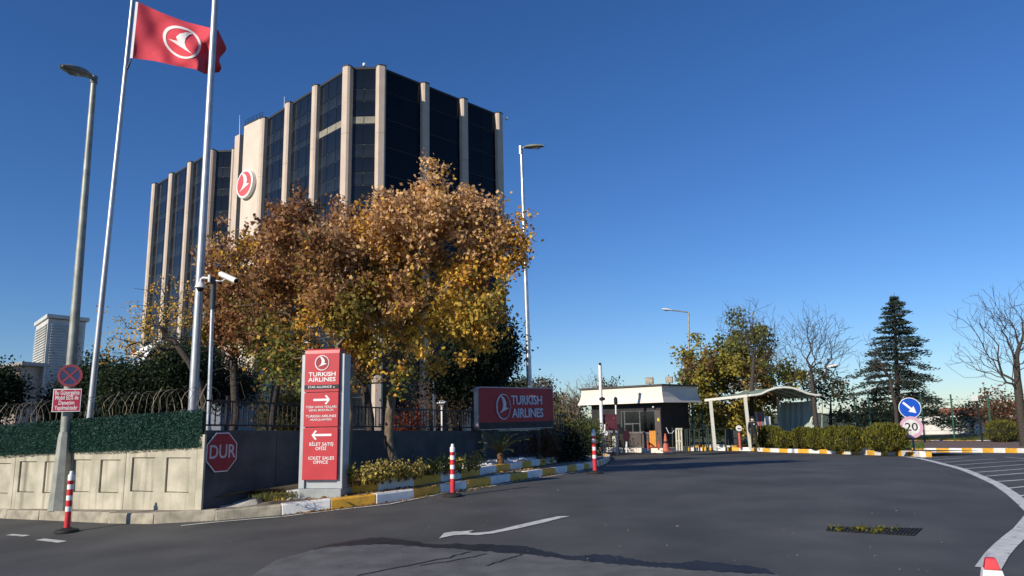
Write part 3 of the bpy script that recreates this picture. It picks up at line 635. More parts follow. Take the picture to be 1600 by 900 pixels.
# ================================================================== PYLON AND BILLBOARD
pb = gp(498, 768, .25); pb.z = gz(pb.x, pb.y)+.12
PX = thing('pylon_sign', 'tall red illuminated direction sign with arrows in a grey frame by the kerb', 'sign', pb, (.985, -.17)); pm = MW[PX.name]
def P_(x, y, d=0.): return plane_px(x, y, pm, d)
w2 = .5*(P_(530, 690)[0]-P_(476, 690)[0]); xm = P_(503, 690)[0]
ztp = P_(503, 545)[1]; zbt = P_(503, 750)[1]; zfr = P_(500, 752)[1]
sh = (P_(503, 545)[0]-P_(501.5, 752)[0])
def tall(x0, x1, z0, z1, y0, y1, name, m, bev=.006): return MB().box(((x0+x1)/2, (y0+y1)/2, (z0+z1)/2), (x1-x0, y1-y0, z1-z0)).build(name, m, PX, bevel=bev)
PPAN = []
tall(xm-w2-.10, xm+w2+.09, -.05, .18, -.10, .34, 'plinth', M('plinth_grey', (.30, .33, .33), .7, .12, 5, .1), .01)
tall(xm-w2-.085, xm-w2+.02, .18, ztp-.10, -.02, .26, 'side_frame', sgrey); tall(xm+w2-.02, xm+w2+.075, .18, ztp-.10, -.02, .26, 'side_frame', sgrey)
tall(xm-w2+.02, xm+w2-.02, .18, ztp-.12, .02, .22, 'core', sgrey)
seams = [P_(503, 613)[1], P_(503, 667.5)[1]]
def face(z0, z1, top=False):
    if not top: return tall(xm-w2, xm+w2, z0+.006, z1-.006, -.075, .02, 'panel', redsign, .008)
    prof = [(-.075, z0+.006), (-.075, z1-.09), (-.06, z1-.03), (-.02, z1-.005), (.03, z1), (.16, z1-.01), (.16, z1-.10), (.02, z1-.12), (.02, z0+.006)]
    n = len(prof); mb = MB(); mb.add([(x, y, z) for x in (xm-w2, xm+w2) for y, z in prof], [tuple(range(n)), tuple(range(n, 2*n))[::-1]]+[(i, n+i, n+(i+1) % n, (i+1) % n) for i in range(n)]); return mb.build('panel', redsign, PX)
PPAN = [face(seams[0], ztp, True), face(seams[1], seams[0]), face(zbt, seams[1])]
def pan(z): return PPAN[0 if z > seams[0] else 1 if z > seams[1] else 2]
yf = -.0755
ex, ez = P_(503.5, 567, yf); er = P_(514, 567, yf)[0]-ex; n = 40
MB().lathe([(er, 0), (er, .004)], (0, 0, 0), 36).build('emblem_disc', M('sign_red_dark', (.30, .018, .03), .4, .25, 3, stretch=(1, 1, 1)), PX).matrix_local = Matrix.Translation((ex, yf+.001, ez)) @ Matrix.Rotation(math.pi/2, 4, 'X')
emblem(PPAN[0], ex, ez, yf-.0035, er*1.06, er*1.06, wsign, .9, .02)
def T_(s, x, y, w, hpx, bold=.012, m=wsign): X, Z = P_(x, y, yf); X2 = P_(x+w/2, y, yf)[0]; X1 = P_(x-w/2, y, yf)[0]; hh = abs(P_(x, y+hpx/2, yf)[1]-P_(x, y-hpx/2, yf)[1]); return text('lettering', s, hh/.71, m, pan(Z), X, Z, yf-.003, X2-X1, .002, bold)
T_('TURKISH', 503.8, 585, 42, 6.4, .035); T_('AIRLINES', 503.3, 593.3, 43, 6.4, .035)
bz0, bz1 = P_(503, 608, yf)[1], P_(503, 601.3, yf)[1]; MB().box((xm, yf-.002, (bz0+bz1)/2), (2*w2, .004, bz1-bz0)).build('navy_band', navy, PX)
def T2(*a, **k): o = T_(*a, **k); o.location.y -= .004; return o
T2('STAR ALLIANCE', 500, 604.8, 37, 3.6, .006)
sx_, sz_ = P_(522, 604.8, yf); er2 = .018
for k_ in range(5):
    a = math.pi/2+k_*2*math.pi/5; MB().prism([(sx_+er2*math.cos(a), sz_+er2*math.sin(a)), (sx_+er2*.5*math.cos(a+.5), sz_+er2*.5*math.sin(a+.5)), (sx_+er2*.18*math.cos(a), sz_+er2*.18*math.sin(a)), (sx_+er2*.5*math.cos(a-.5), sz_+er2*.5*math.sin(a-.5))], yf-.007, yf-.004).build('star_point', wsign, PX)
def arrow_sign(x, y, L, h, s):
    X, Z = P_(x, y, yf); q = (P_(x+10, y, yf)[0]-X)/10; t = 1.6*q; L *= q; h *= q
    poly = [(-L, -t), (L-2.6*t, -t), (L-h*.9-1.2*t, -h*.80), (L-h*.9+.4*t, -h*1.0), (L, 0), (L-h*.9+.4*t, h*1.0), (L-h*.9-1.2*t, h*.80), (L-2.6*t, t), (-L, t)]
    poly = [(X+a*s, Z+b) for a, b in poly]; MB().prism(poly, yf-.005, yf).build('arrow', wsign, pan(Z))
arrow_sign(502.8, 624.7, 13, 7, 1); arrow_sign(502.5, 679.7, 15.5, 7, -1)
T_('TÜRK HAVA YOLLARI', 502, 636, 47.5, 3.7, .016); T_('GENEL MÜDÜRLÜK', 502, 641, 39, 3.1, .012); T_('TURKISH AIRLINES', 501.8, 650.4, 47.5, 3.9, .016); T_('HEADQUARTERS', 501.5, 655.8, 33.5, 3.1, .012)
T_('BİLET SATIŞ', 502.3, 694.2, 37.5, 5, .02); T_('OFİSİ', 501.5, 701, 17, 5, .02); T_('ICKET SALES', 502, 716, 40, 5, .02); T_('OFFICE', 501, 722.4, 23, 5, .02)
# billboard
bl = at(747, 672, 18.6); br_ = at(866, 672, 20.4); bx = Vector((br_.x-bl.x, br_.y-bl.y, 0)); BW = bx.length; bx.normalize()
bb = thing('billboard', 'wide red billboard with pale bird emblem and lettering above the small palm', 'billboard', Vector((bl.x, bl.y, 0)), (bx.x, bx.y)); bmx = MW[bb.name]
B_ = lambda x, y, d=0.: plane_px(x, y, bmx, d)
zt_ = B_(747, 604)[1]; zb = B_(749, 672.5)[1]; zs = B_(750, 660.5)[1]
def rr_poly(x0, x1, z0, z1, r): return [(cx+r*math.cos(a), cz_+r*math.sin(a)) for cx, cz_, a0_ in ((x1-r, z1-r, 0), (x0+r, z1-r, 90), (x0+r, z0+r, 180), (x1-r, z0+r, 270)) for a in [math.radians(a0_+22.5*k) for k in range(5)]]
MB().prism(rr_poly(0, BW, zb, zt_, .09), .0, .16).build('frame', sgrey, bb)
MB().prism(rr_poly(.025, BW-.025, zb+.025, zt_-.025, .07), -.012, -.001).build('face', M('billboard_red', (.42, .022, .032), .4, .05), bb); bface = bpy.data.objects[[o.name for o in bb.children if o.name.startswith('face')][0]]
MB().box((BW/2, -.0155, (zb+.03+zs)/2), (BW-.06, .006, zs-zb-.03)).build('navy_band', navy, bb)
pale = M('channel_letter', (.66, .70, .80), .4, .05)
ex, ez = B_(786, 635.5, -.02); emblem(bface, ex, ez, -.013, abs(B_(797, 635, -.02)[0]-ex), abs(B_(786, 615.5, -.02)[1]-ez), pale, .93, .05, .035)
for s, yy, x0, x1, hp in (('TURKISH', 626, 798.5, 846.5, 14), ('AIRLINES', 646, 800, 848.5, 14)):
    X0, Zc = B_(x0, yy, -.02); X1, _ = B_(x1, yy, -.02); hh = abs(B_(823, yy-hp/2)[1]-B_(823, yy+hp/2)[1]); text('lettering', s, hh/.71, pale, bface, (X0+X1)/2, B_(823, yy)[1], -.026, X1-X0, .012, .03)
for x in (.35, BW-.42): MB().box((x, .19, (zb+.1)/2-.2), (.11, .07, zb+1.0)).build('post', M('post_dark', (.11, .12, .11), .6), bb)
MB().box((BW/2, .18, zb+.1), (BW*.9, .05, .06)).build('back_rail', sgrey, bb); MB().box((-.05, .10, zt_-.10), (.18, .05, .03)).build('lamp_bracket', sgrey, bb); MB().box((BW*.55, .08, zb-.025), (BW*.55, .05, .03)).build('light_strip', M('pale_plastic', (.55, .53, .42), .5), bb)

# ================================================================== BOLLARDS
def bollard_build(label, foot, H):
    t = thing('traffic_bollard', label, 'bollard', foot, group='red and white flexible bollards along the kerb'); r = H*.048
    MB().lathe([(H*.185, 0), (H*.19, .02), (H*.17, .045), (H*.09, .06), (H*.065, .075)], (0, 0, 0), 12).build('rubber_base', rub, t, smooth=40)
    MB().lathe([(r*1.06, .06), (r, H*.14), (r, H*.86)], (0, 0, 0), 18).build('post', redp, t, smooth=50)
    for z0, z1 in ((.34, .42), (.52, .60), (.70, .78)): MB().lathe([(r*1.03, H*z0), (r*1.03, H*z1)], (0, 0, 0), 18).build('reflective_band', whp, t, smooth=50)
    MB().lathe([(r*1.05, H*.845), (r*1.05, H*.93), (r*.62, H*.955), (r*.60, H*.99), (r*.35, H)], (0, 0, 0), 18).build('cap', whp, t, smooth=50)
    MB().box((r*.1, -r*1.02, H*.815), (r*.5, .01, r*.7)).build('reflector', M('dark_red', (.25, .01, .015), .3), t)
for lab, x, y, ytop in (('red and white flexible bollard on the road below the notice plate', 104, 832, 736), ('red and white flexible bollard beside the painted kerb near the yellow shrubs', 707.5, 776, 693.5), ('red and white flexible bollard at the end of the painted kerb, nearest the gate', 930, 740, 670.5)):
    p = gp(x, y); bollard_build(lab, p, at(x-3, ytop, p.y).z-p.z)
# barrier top peeking in at the lower right
p = gp(1556, 938); tr_ = thing('plastic_barrier', 'red topped white plastic traffic barrier at the lower right edge', 'barrier', p, (.9, -.44))
kk = p.y/F
def frus(z0, z1, a0_, a1_, b0, b1, name, m): MB().add([(s*a, u*b, z) for z, a, b in ((z0, a0_, b0), (z1, a1_, b1)) for s, u in ((-1, -1), (1, -1), (1, 1), (-1, 1))], [(0, 1, 5, 4), (1, 2, 6, 5), (2, 3, 7, 6), (3, 0, 4, 7), (4, 5, 6, 7), (3, 2, 1, 0)]).build(name, m, tr_, bevel=.006)
zt2 = at(1550, 871, p.y).z-p.z; zm = at(1550, 889, p.y).z-p.z
frus(0, zm, .11, .064, .11, .062, 'body', whp); frus(zm+.002, zt2, .055, .034, .055, .034, 'cap', redp)
frus(0, .03, .15, .15, .15, .15, 'foot', rub)
# ================================================================== OFFICE TOWERS
glassL = M('tinted_glass', (.009, .012, .017), .10, .25, .15, spec=.3)
glassS = M('spandrel_glass', (.016, .021, .027), .16, .3, .3, spec=.3)
blind = M('drawn_blind', (.24, .225, .18), .7, .15, 1.2)
frameM = M('mullion', (.10, .11, .12), .5, .1)
roofM = M('roof_dark', (.03, .03, .032), .7, .2)
ZT = 46.; FH = 3.72; Z0 = -1.
def facade(parent, P0, P1, nb, npane, n_out, top_fine, seed, coarse=False):
    """glazed bays between pilasters from P0 to P1; n_out is the outward normal"""
    rnd = random.Random(seed); d = (P1-P0); L = d.length; d.normalize(); pw = 1.15
    ang = math.atan2(d.y, d.x); R = Matrix.Rotation(ang, 3, 'Z'); cache = {}
    for b in range(nb):
        a0_, a1_ = L*b/nb+pw/2, L*(b+1)/nb-pw/2; w = (a1_-a0_)/npane; z = ZT-.15; row = 0; fl = 0
        while z > 0:
            if coarse: h = 2.7 if row == 0 else FH; m = M('dim_side_glass', (.006, .007, .010), .12, .3, .15, spec=.16)  # same tower glass, darkened: this side's weaker reflection is put into the material
            else:
                if row == 0: h = 2.6; m = glassL
                elif z < ZT-top_fine: h = FH; m = glassL
                else: h = 1.0 if row == 3 else 2.72 if row == 4 else 1.6 if row % 2 == 1 else 2.12; m = glassS if row % 2 == 1 else glassL
            for k in range(npane):
                c = P0+d*(a0_+w*(k+.5)); mm = m
                if not coarse and row == 3 and b == nb-1 and seed < 3 and 'rear' not in parent.name: mm = blind
                if not coarse and row > 3 and row % 2 == 1 and rnd.random() < .10 : mm = M('pale_spandrel', (.030, .037, .044), .2, .3, .3, spec=.3)
                key = (round(w, 2), h, mm.name)
                if key not in cache:
                    pane = MB().box((0, 0, 0), (w-.10, .08, h-.10), R=R).build('pane', mm, parent); cache[key] = pane.data; o = pane
                else: o = shared(cache[key], 'pane', parent)
                tilt = Matrix.Rotation(rnd.uniform(-.004, .004), 4, 'Z')
                o.matrix_local = MW[parent.name].inverted() @ Matrix.Translation(Vector((c.x, c.y, z-h/2))+n_out*.0) @ tilt
            z -= h; row += 1
        mid = P0+d*((a0_+a1_)/2); MB().box((mid.x-n_out.x*.10, mid.y-n_out.y*.10, (ZT+Z0)/2), (a1_-a0_+pw*.9, .12, ZT-Z0-.3), R=R).build('mullion_grid', frameM, parent, world=True)
def pilaster(parent, p, n_out, t, w=1.15, dep=.75, zt=ZT+.05):
    c = .22; prof = [(-w/2, -.3), (-w/2, dep-c), (-w/2+c, dep), (w/2-c, dep), (w/2, dep-c), (w/2, -.3)]
    for z1, z0 in ((zt, zt-9), (zt-9.03, zt-23), (zt-23.03, Z0)):
        MB().extr([p+t*a+n_out*b for a, b in prof], z0, z1).build('pilaster', beige, parent, world=True)
    MB().extr([p+t*a*1.06+n_out*(b+.03) for a, b in prof], zt+.01, zt+.16).build('pilaster_cap', roofM, parent, world=True)
def tower(label, PL, PA, PB, PR, backp, nl, nr, name):
    T = thing(name, label, 'building', (PA.x, PA.y, Z0)); V2 = lambda p: Vector((p.x, p.y, 0))
    PL, PA, PB, PR = map(V2, (PL, PA, PB, PR)); nl_ = Vector((-(PL-PA).y, (PL-PA).x, 0)).normalized(); nl_ = nl_ if nl_.y < 0 else -nl_
    nr_ = Vector((-(PR-PB).y, (PR-PB).x, 0)).normalized(); nr_ = nr_ if nr_.y < 0 else -nr_; nc = Vector((0, -1, 0))
    core = [PL, PA, PB, PR]+[Vector((q[0], q[1], 0)) for q in backp]; cen = sum(core, Vector())/len(core)
    MB().extr([p+(cen-p).normalized()*.5 for p in core], Z0, ZT-.2).build('core', frameM, T, world=True)
    MB().extr([p-(cen-p).normalized()*.12 for p in core], ZT-.12, ZT+.18).build('roof', roofM, T, world=True)
    facade(T, PL, PA, nl, 3, nl_, 22, 1); facade(T, PA, PB, 1, 2, nc, 22, 2); 
    if nr: facade(T, PB, PR, nr, 2, nr_, 0, 3, True)
    tl = (PA-PL).normalized(); tr = (PR-PB).normalized()
    for i in range(nl+1):
        p = PL.lerp(PA, i/nl); last = i == nl
        pilaster(T, p, (nl_ if not last else (nl_+nc).normalized()), (tl if not last else (tl+Vector((1, 0, 0))).normalized()))
    for i in range(max(nr, 0)+1):
        p = PB.lerp(PR, i/max(nr, 1)); pilaster(T, p, (nr_ if i else (nr_+nc).normalized()), (tr if i else (tr+Vector((1, 0, 0))).normalized()))
    return T, nl_
tw, nL = tower('dark glass office tower with pale stone pilasters and cut corner behind the autumn trees', zat(416, 188, ZT), zat(545, 108, ZT), zat(595, 107, ZT), zat(777, 180, ZT), [(-18, 121)], 3, 3, 'office_tower')
rear, _ = tower('lower looking rear office tower with pale pilasters, left of the round emblem', zat(245, 289, ZT), zat(333, 237, ZT), zat(368, 236, ZT), zat(368, 236, ZT)+Vector((9, 9, 0)), [(-45, 142)], 3, 0, 'rear_office_tower')
# blank stair shaft between the two towers
s0, s1 = zat(411, 188, ZT), zat(384, 201, ZT); s0.z = s1.z = 0; sdir = (s0-s1).normalized()
shf = thing('stair_shaft', 'blank cream stair shaft carrying the round emblem between two office towers', 'building', (s1.x, s1.y, Z0))
MB().extr([s1+nL*.25, s0+nL*.25, s0-nL*6, s1-nL*6], Z0, ZT+.3).build('wall', M('shaft_render', (.64, .55, .46), .85, .06, .5), shf, world=True)
MB().extr([s1+nL*.30-sdir*.05, s0+nL*.30+sdir*.05, s0-nL*6, s1-nL*6], ZT+.31, ZT+.5).build('parapet', roofM, shf, world=True)
q = zat(374, 212, ZT); q.z = 0; MB().extr([q-sdir*.7+nL*.3, q+sdir*.7+nL*.3, q+sdir*.7-nL*6, q-sdir*.7-nL*6], Z0, ZT).build('side_pier', beige, shf, world=True)
MB().extr([q+sdir*.7-nL*1.2, s1-nL*1.2, s1-nL*6, q+sdir*.7-nL*6], Z0, ZT-.5).build('recess', roofM, shf, world=True)
rt = MB()
for i in range(7): a = s1.lerp(s0, i/6)+nL*.1; rt.tube([Vector((a.x, a.y, ZT+.4)), Vector((a.x, a.y, ZT+1.3))], .035, 5)
for z in (.85, 1.3): rt.tube([Vector((*(s1+nL*.1).xy, ZT+z)), Vector((*(s0+nL*.1).xy, ZT+z))], .03, 5)
rt.build('roof_rail', blackm, shf, world=True)
# round emblem on the shaft
mid = s1.lerp(s0, .40)+nL*.50; Zc = at(391, 288, mid.y).z
rb = thing('round_emblem', 'round red and white bird emblem on the blank cream shaft', 'sign', Vector((mid.x, mid.y, Zc)), (sdir.x, sdir.y))
rad = (at(391, 266, mid.y).z-at(391, 310, mid.y).z)/2
RX = Matrix.Rotation(math.pi/2, 4, 'X')
MB().lathe([(rad*.95, -.25), (rad, -.2), (rad, .35), (rad*.93, .42), (rad*.86, .40)], (0, 0, 0), 40).build('drum', whp, rb, smooth=40).matrix_local = RX
MB().lathe([(rad*.855, .36), (rad*.855, .405)], (0, 0, 0), 40).build('red_face', M('emblem_red', (.62, .10, .11), .5, .12, .4), rb).matrix_local = RX
mb = MB(); mb.prism([(a*rad*.95, b*rad*.95) for a, b in BIRD], -.45, -.41); o = mb.build('bird', whp, rb); bm = bmesh.new(); bm.from_mesh(o.data); bmesh.ops.triangulate(bm, faces=bm.faces[:]); bm.to_mesh(o.data); bm.free()
# roof masts
def mast(label, px_, py0, py1, Y, r=.05):
    a, b = at(px_, py1, Y), at(px_, py0, Y); a.z = ZT+.1; t = thing('roof_antenna', label, 'antenna', a, group='antennas on the tower roofs'); MB().tube([a, b], [r, r*.4], 6).build('mast', whp, t, world=True); MB().lathe([(.25, 0), (.25, .12), (r, .3)], (0, 0, 0), 8).build('mount', roofM, t); return t
mast('thin white antenna on the roof above the middle of the left facade', 444.5, 151, 168, 99.5); mast('thin white antenna on the stair shaft roof, left of the round emblem', 374.5, 180, 212, 108)
mast('short faint antenna on the rear tower roof', 367, 218, 236, 114, .04)
a = at(569, 108, 87.5); a.z = ZT+.18; bc = thing('roof_beacon', 'small beacon on a stand at the front edge of the tower roof', 'beacon', a); MB().tube([(-.5, 0, 0), (0, 0, 1.0)], .04, 5).build('strut', blackm, bc); MB().tube([(.5, 0, 0), (0, 0, 1.0)], .04, 5).build('strut', blackm, bc); MB().lathe([(.15, .95), (.22, 1.1), (.2, 1.35), (.05, 1.45)], (0, 0, 0), 10).build('lamp', whp, bc, smooth=True)
a = zat(782, 183, ZT); bc = thing('roof_beacon', 'small beacon on an arm at the right edge of the tower roof', 'beacon', Vector((a.x, a.y, ZT-.3))); MB().tube([(-.5, 0, 0), (.9, 0, 0)], .04, 5).build('arm', whp, bc); MB().lathe([(.1, -.2), (.2, -.1), (.2, .15), (.05, .25)], (.95, 0, 0), 10).build('lamp', whp, bc, smooth=True)
# ================================================================== BUILDINGS AT THE LEFT
lv = M('louvre_white', (.55, .56, .53), .6, .08, 1)
YB = 62; p0 = at(49, 580, YB); p1 = at(128, 580, YB); zt = at(70, 504, YB).z
lo = thing('louvred_plant_tower', 'white louvred rooftop plant tower above the pale building at the left', 'building', Vector((at(68, 580, YB-3).x, YB-3, 0)), (1, 0)); lm = MW[lo.name]
xl = plane_px(47, 560, lm)[0]; 
# corner towards the camera at x=68 px: the left flank is lit, the front is shaded
fl = [Vector((0, 0, 0)), Vector((1.57, 2.6, 0)), Vector((-2.43, 7.2, 0)), Vector((-4.0, 4.6, 0))]
zb0 = at(60, 590, YB-3).z-1; MB().extr(fl, zb0-1, zt-.1).build('core', lv, lo)
ns_ = 22
for i in range(ns_):
    z = zb0+.6+(zt-zb0-1.0)*i/ns_
    for a, b in ((fl[3], fl[0]), (fl[0], fl[1])):
        d = (b-a).normalized(); nrm = Vector((d.y, -d.x, 0)); c = (a+b)/2; mb = MB(); L = (b-a).length/2-.25
        mb.add([c-d*L+nrm*.03+Vector((0, 0, z+.16)), c+d*L+nrm*.03+Vector((0, 0, z+.16)), c+d*L+nrm*.14+Vector((0, 0, z)), c-d*L+nrm*.14+Vector((0, 0, z)), c-d*L+nrm*.03+Vector((0, 0, z-.01)), c+d*L+nrm*.03+Vector((0, 0, z-.01))], [(0, 1, 2, 3), (3, 2, 5, 4), (0, 3, 4), (1, 5, 2)]); mb.build('slat', lv, lo)
MB().extr([p*1.0+(p-Vector((-.8, 3.1, 0))).normalized()*.35 for p in fl], zt-.05, zt+.25).build('cap', lv, lo)
pk = M('peach_render', (.50, .40, .33), .85, .08, .6)
bl_ = thing('low_pale_building', 'low peach coloured building with sloping flat roof at the far left', 'building', Vector((-48, 58, -.5)))
zr = at(30, 585, 58).z
MB().add([(-52, 56, -1), (-39.2, 57.5, -1), (-39.2, 57.5, zr+.6), (-52, 56, zr-1.2), (-56, 75, -1), (-34, 75, -1), (-34, 75, zr+.6), (-56, 75, zr-1.2)], [(0, 1, 2, 3), (1, 5, 6, 2), (3, 2, 6, 7), (0, 3, 7, 4)]).build('wall', pk, bl_, world=True)
MB().add([(-53, 55.6, zr-1.15), (-38.8, 57.1, zr+.68), (-38.8, 57.1, zr+.95), (-53, 55.6, zr-.9), (-57, 75, zr-1.15), (-33, 75, zr+.68), (-33, 75, zr+.95), (-57, 75, zr-.9)], [(0, 1, 2, 3), (1, 5, 6, 2), (3, 2, 6, 7), (0, 1, 5, 4)]).build('roof', M('pale_roof', (.42, .40, .38), .8), bl_, world=True)
bw = thing('low_grey_building', 'low grey flat roofed building behind the hedge, left of the flagpoles', 'building', Vector((-36, 60, -.5)))
zg = at(150, 590, 60).z
MB().box((-33, 64, zg/2-.5), (18, 8, zg+1)).build('wall', M('grey_render', (.20, .22, .25), .8, .1), bw, world=True); MB().box((-33, 64, zg+.15), (18.6, 8.6, .3)).build('roof', M('pale_roof', (.42, .40, .38)), bw, world=True)
for i in range(5): MB().box((-40+i*3.4, 59.97, zg-1.6), (2.2, .08, 1.5)).build('window', glassL, bw, world=True)
pl = thing('parked_aircraft_model', 'white aircraft tail and wing glimpsed through the yellow leaves', 'aircraft', at(212, 575, 46))
MB().tube([at(205, 558, 46), at(215, 554, 46), at(240, 542, 46), at(254, 534, 46), at(260, 531, 46)], [.10, .24, .26, .18, .05], 10).build('fuselage', whp, pl, world=True, smooth=True)
MB().add([at(204, 556, 46), at(213, 554, 46), at(211, 545, 46), at(206, 546, 46), at(204, 556, 46.1), at(213, 554, 46.1), at(211, 545, 46.1), at(206, 546, 46.1)], [(0, 1, 2, 3), (4, 7, 6, 5), (0, 3, 7, 4), (1, 5, 6, 2), (3, 2, 6, 7)]).build('tail_fin', redsign, pl, world=True)
MB().add([at(222, 553, 45.8), at(234, 548, 45.8), at(217, 575, 44.6), at(209, 574, 44.6), at(222, 554, 45.9), at(234, 549, 45.9), at(217, 576, 44.7), at(209, 575, 44.7)], [(0, 1, 2, 3), (4, 7, 6, 5), (0, 1, 5, 4), (1, 2, 6, 5), (3, 7, 6, 2)]).build('wing', whp, pl, world=True)
MB().tube([at(230, 547, 46.1), G(*at(232, 584, 46.1).xy)], .10, 8).build('pylon', galv, pl, world=True)
# ================================================================== GATE
cream = M('fascia_cream', (.78, .69, .58), .8, .05, .8)
brown = M('brown_cladding', (.085, .070, .062), .6, .15, 2)
dkw = M('dark_wall', (.022, .021, .022), .6, .25, 2)
c_ = at(1036, 700, 43.0); gz_ = gz(c_.x, c_.y)
gh = thing('guard_house', 'single storey guard house with flared cream fascia and dark windows at the gate', 'building', Vector((c_.x, c_.y, gz_)), (.707, -.707)); gm = MW[gh.name]
g_ = lambda x, y, d=0.: plane_px(x, y, gm, d)
Lg = -g_(925, 660)[0]; Wg = 3.0; zt = g_(1036, 603)[1]; zf = g_(1036, 629)[1]
MB().box((-Lg/2, Wg/2, zf/2), (Lg, Wg, zf)).build('wall', dkw, gh)
MB().box((-Lg/2, Wg/2+.1, .10), (Lg+.5, Wg+1.0, .32)).build('plinth', cream, gh)
fl_ = []
for k, (o_, z) in enumerate(((.62, zf), (.50, zf+.32), (.44, zf+.62), (.42, zt))): fl_.append([(-Lg-o_, -o_, z), (o_, -o_, z), (o_, Wg+o_, z), (-Lg-o_, Wg+o_, z)])
mb = MB(); mb.add([p for r in fl_ for p in r], [(k*4+j, k*4+(j+1) % 4, (k+1)*4+(j+1) % 4, (k+1)*4+j) for k in range(3) for j in range(4)]+[(3, 2, 1, 0), (12, 13, 14, 15)]); mb.build('fascia', cream, gh)
MB().box((-Lg/2, Wg/2, zt+.05), (Lg+1.05, Wg+1.05, .10)).build('roof_edge', M('roof_trim', (.07, .06, .055), .6), gh)
def gbox(x0, y0, x1, y1, name, m, d0=-.06, d1=.02, par=None, bev=0, lab=None):
    a, b = g_(x0, y0, d0), g_(x1, y1, d0); c, e = g_(x0, y1, d0), g_(x1, y0, d0)
    X0, X1 = (a[0]+c[0])/2, (b[0]+e[0])/2; Zt, Zb = (a[1]+e[1])/2, (b[1]+c[1])/2
    return MB().box(((X0+X1)/2, (d0+d1)/2, (Zt+Zb)/2), (abs(X1-X0), d1-d0, abs(Zt-Zb))).build(name, m, par or gh, bevel=bev, label=lab)
glk = M('guard_glass', (.008, .009, .011), .08, .1, spec=.6)
gbox(971, 642, 1024, 676, 'window_frame', M('window_frame_grey', (.10, .105, .11), .5), -.05, .02)
for r in ((972, 643.5, 975, 675), (976.5, 643, 998.5, 661), (1000.5, 642.5, 1023, 674), (977, 663.5, 988, 674.5), (989.5, 662.5, 998.8, 674.5)): gbox(*r, 'pane', glk, -.06, -.045)
gbox(1024.5, 641, 1033, 701, 'pier', brown, -.10, .02); gbox(945.5, 660, 954, 701, 'pier', brown, -.08, .02); gbox(955, 663, 968, 676, 'pane', glk, -.05, .02)
for a in (983, 1003, 1014): gbox(a, 678, a+(19 if a == 983 else 10.5), 699.5, 'counter_panel', brown, -.12, .0)
gbox(982, 675.5, 1026, 677.5, 'counter_top', M('counter_grey', (.16, .15, .15), .5), -.20, .0); gbox(956.5, 681.5, 963.5, 699, 'cabinet', M('cream_plastic', (.55, .50, .38), .5), -.35, -.10, bev=.01)
gbox(1027, 653.5, 1030.2, 658, 'yellow_notice', M('notice_yellow', (.65, .50, .06), .5), -.13, -.10)
MB().lathe([(.05, 0), (.07, .05), (.02, .12)], (g_(1023, 636)[0], -.15, g_(1023, 637)[1]), 8).build('wall_lamp', whp, gh)
# floodlights on the roof
for lab, x0, x1, y0, y1 in (('large square floodlight on the guard house roof, left one of two', 1009, 1021, 589.5, 600), ('large square floodlight at the corner of the guard house roof, right one of two', 1040.5, 1051.5, 588.5, 598.5)):
    p = at((x0+x1)/2, 603, 44.5); p.z = gz_+zt+.1; t = thing('floodlight', lab, 'floodlight', p, (.94, -.34), group='floodlights on the guard house roof')
    w = (x1-x0)/F*44.5; z1 = at(x0, y0, 44.5).z-p.z; z0 = at(x0, y1, 44.5).z-p.z
    MB().box((0, .08, (z0+z1)/2), (w, .16, z1-z0)).build('housing', M('floodlight_grey', (.20, .19, .17), .5), t, bevel=.01); MB().box((0, -.012, (z0+z1)/2), (w*.88, .02, (z1-z0)*.84)).build('glass', M('floodlight_glass', (.52, .47, .36), .3, .25, 9), t)
    for k in range(4): MB().box((0, -.03, z0+(z1-z0)*(.2+.2*k)), (w*.92, .012, .02)).build('grille_bar', blackm, t)
    MB().box((0, .08, z0/2), (.08, .08, abs(z0)+.1)).build('bracket', blackm, t)
# white mast, barrier arms and reader posts in front of it
def post(name, label, cat, x0, y0, x1, y1, Y, w, m, group=None):
    a, b = at(x0, y0, Y), at(x1, y1, Y); a = Vector((a.x, a.y, min(a.z, gz(a.x, a.y)+.02))); t = thing(name, label, cat, a, group=group); MB().tube([a, b], w, 10).build('post', m, t, world=True, smooth=50); return t
t = post('gate_mast', 'tall white mast with a camera rising in front of the guard house', 'mast', 941, 705, 937.5, 570, 41, .10, whp); MB().box(at(937.5, 569, 41), (.12, .2, .14)).build('camera_head', blackm, t, world=True); MB().lathe([(.05, 0), (.16, .03), (.17, .14), (.05, .2)], at(941, 626, 40.9)-Vector(MW[t.name].translation), 10).build('beacon', blackm, t)
t = post('signal_post', 'slim white signal post with black lamp right of the maroon gate board', 'post', 964, 704, 962, 628, 41.2, .045, whp); MB().lathe([(.05, -.2), (.11, -.1), (.11, .15), (.04, .25)], at(962, 627, 41.2)-Vector(MW[t.name].translation), 10).build('lamp', blackm, t)
mbx = thing('gate_board', 'maroon information board hanging between white posts at the gate', 'sign', at(952, 660, 41.1), (.995, -.08)); kx = 41.1/F
MB().box((0, 0, .0), (23*kx, .08, 24.5*kx)).build('board', M('maroon', (.075, .012, .022), .5, .1), mbx); MB().box((0, 0, -14*kx), (26*kx, .10, 3*kx)).build('bottom_rail', M('rail_grey', (.20, .22, .24), .5), mbx)
for z, w in ((6.5, .2), (2, .8), (-1, .75), (-4, .8), (-7, .7)): MB().box((0, -.043, z*kx), (23*kx*w, .004, .5*kx)).build('text_line', M('dim_text', (.16, .05, .06), .5), mbx)
for dx in (-7, 7): MB().prism([((dx-2)*kx, 4.5*kx), ((dx+2)*kx, 4.5*kx), ((dx+1.2)*kx, 8.5*kx), ((dx-1.2)*kx, 8.5*kx)], -.046, -.041).build('crest', M('dim_text', (.16, .05, .06), .5), mbx)
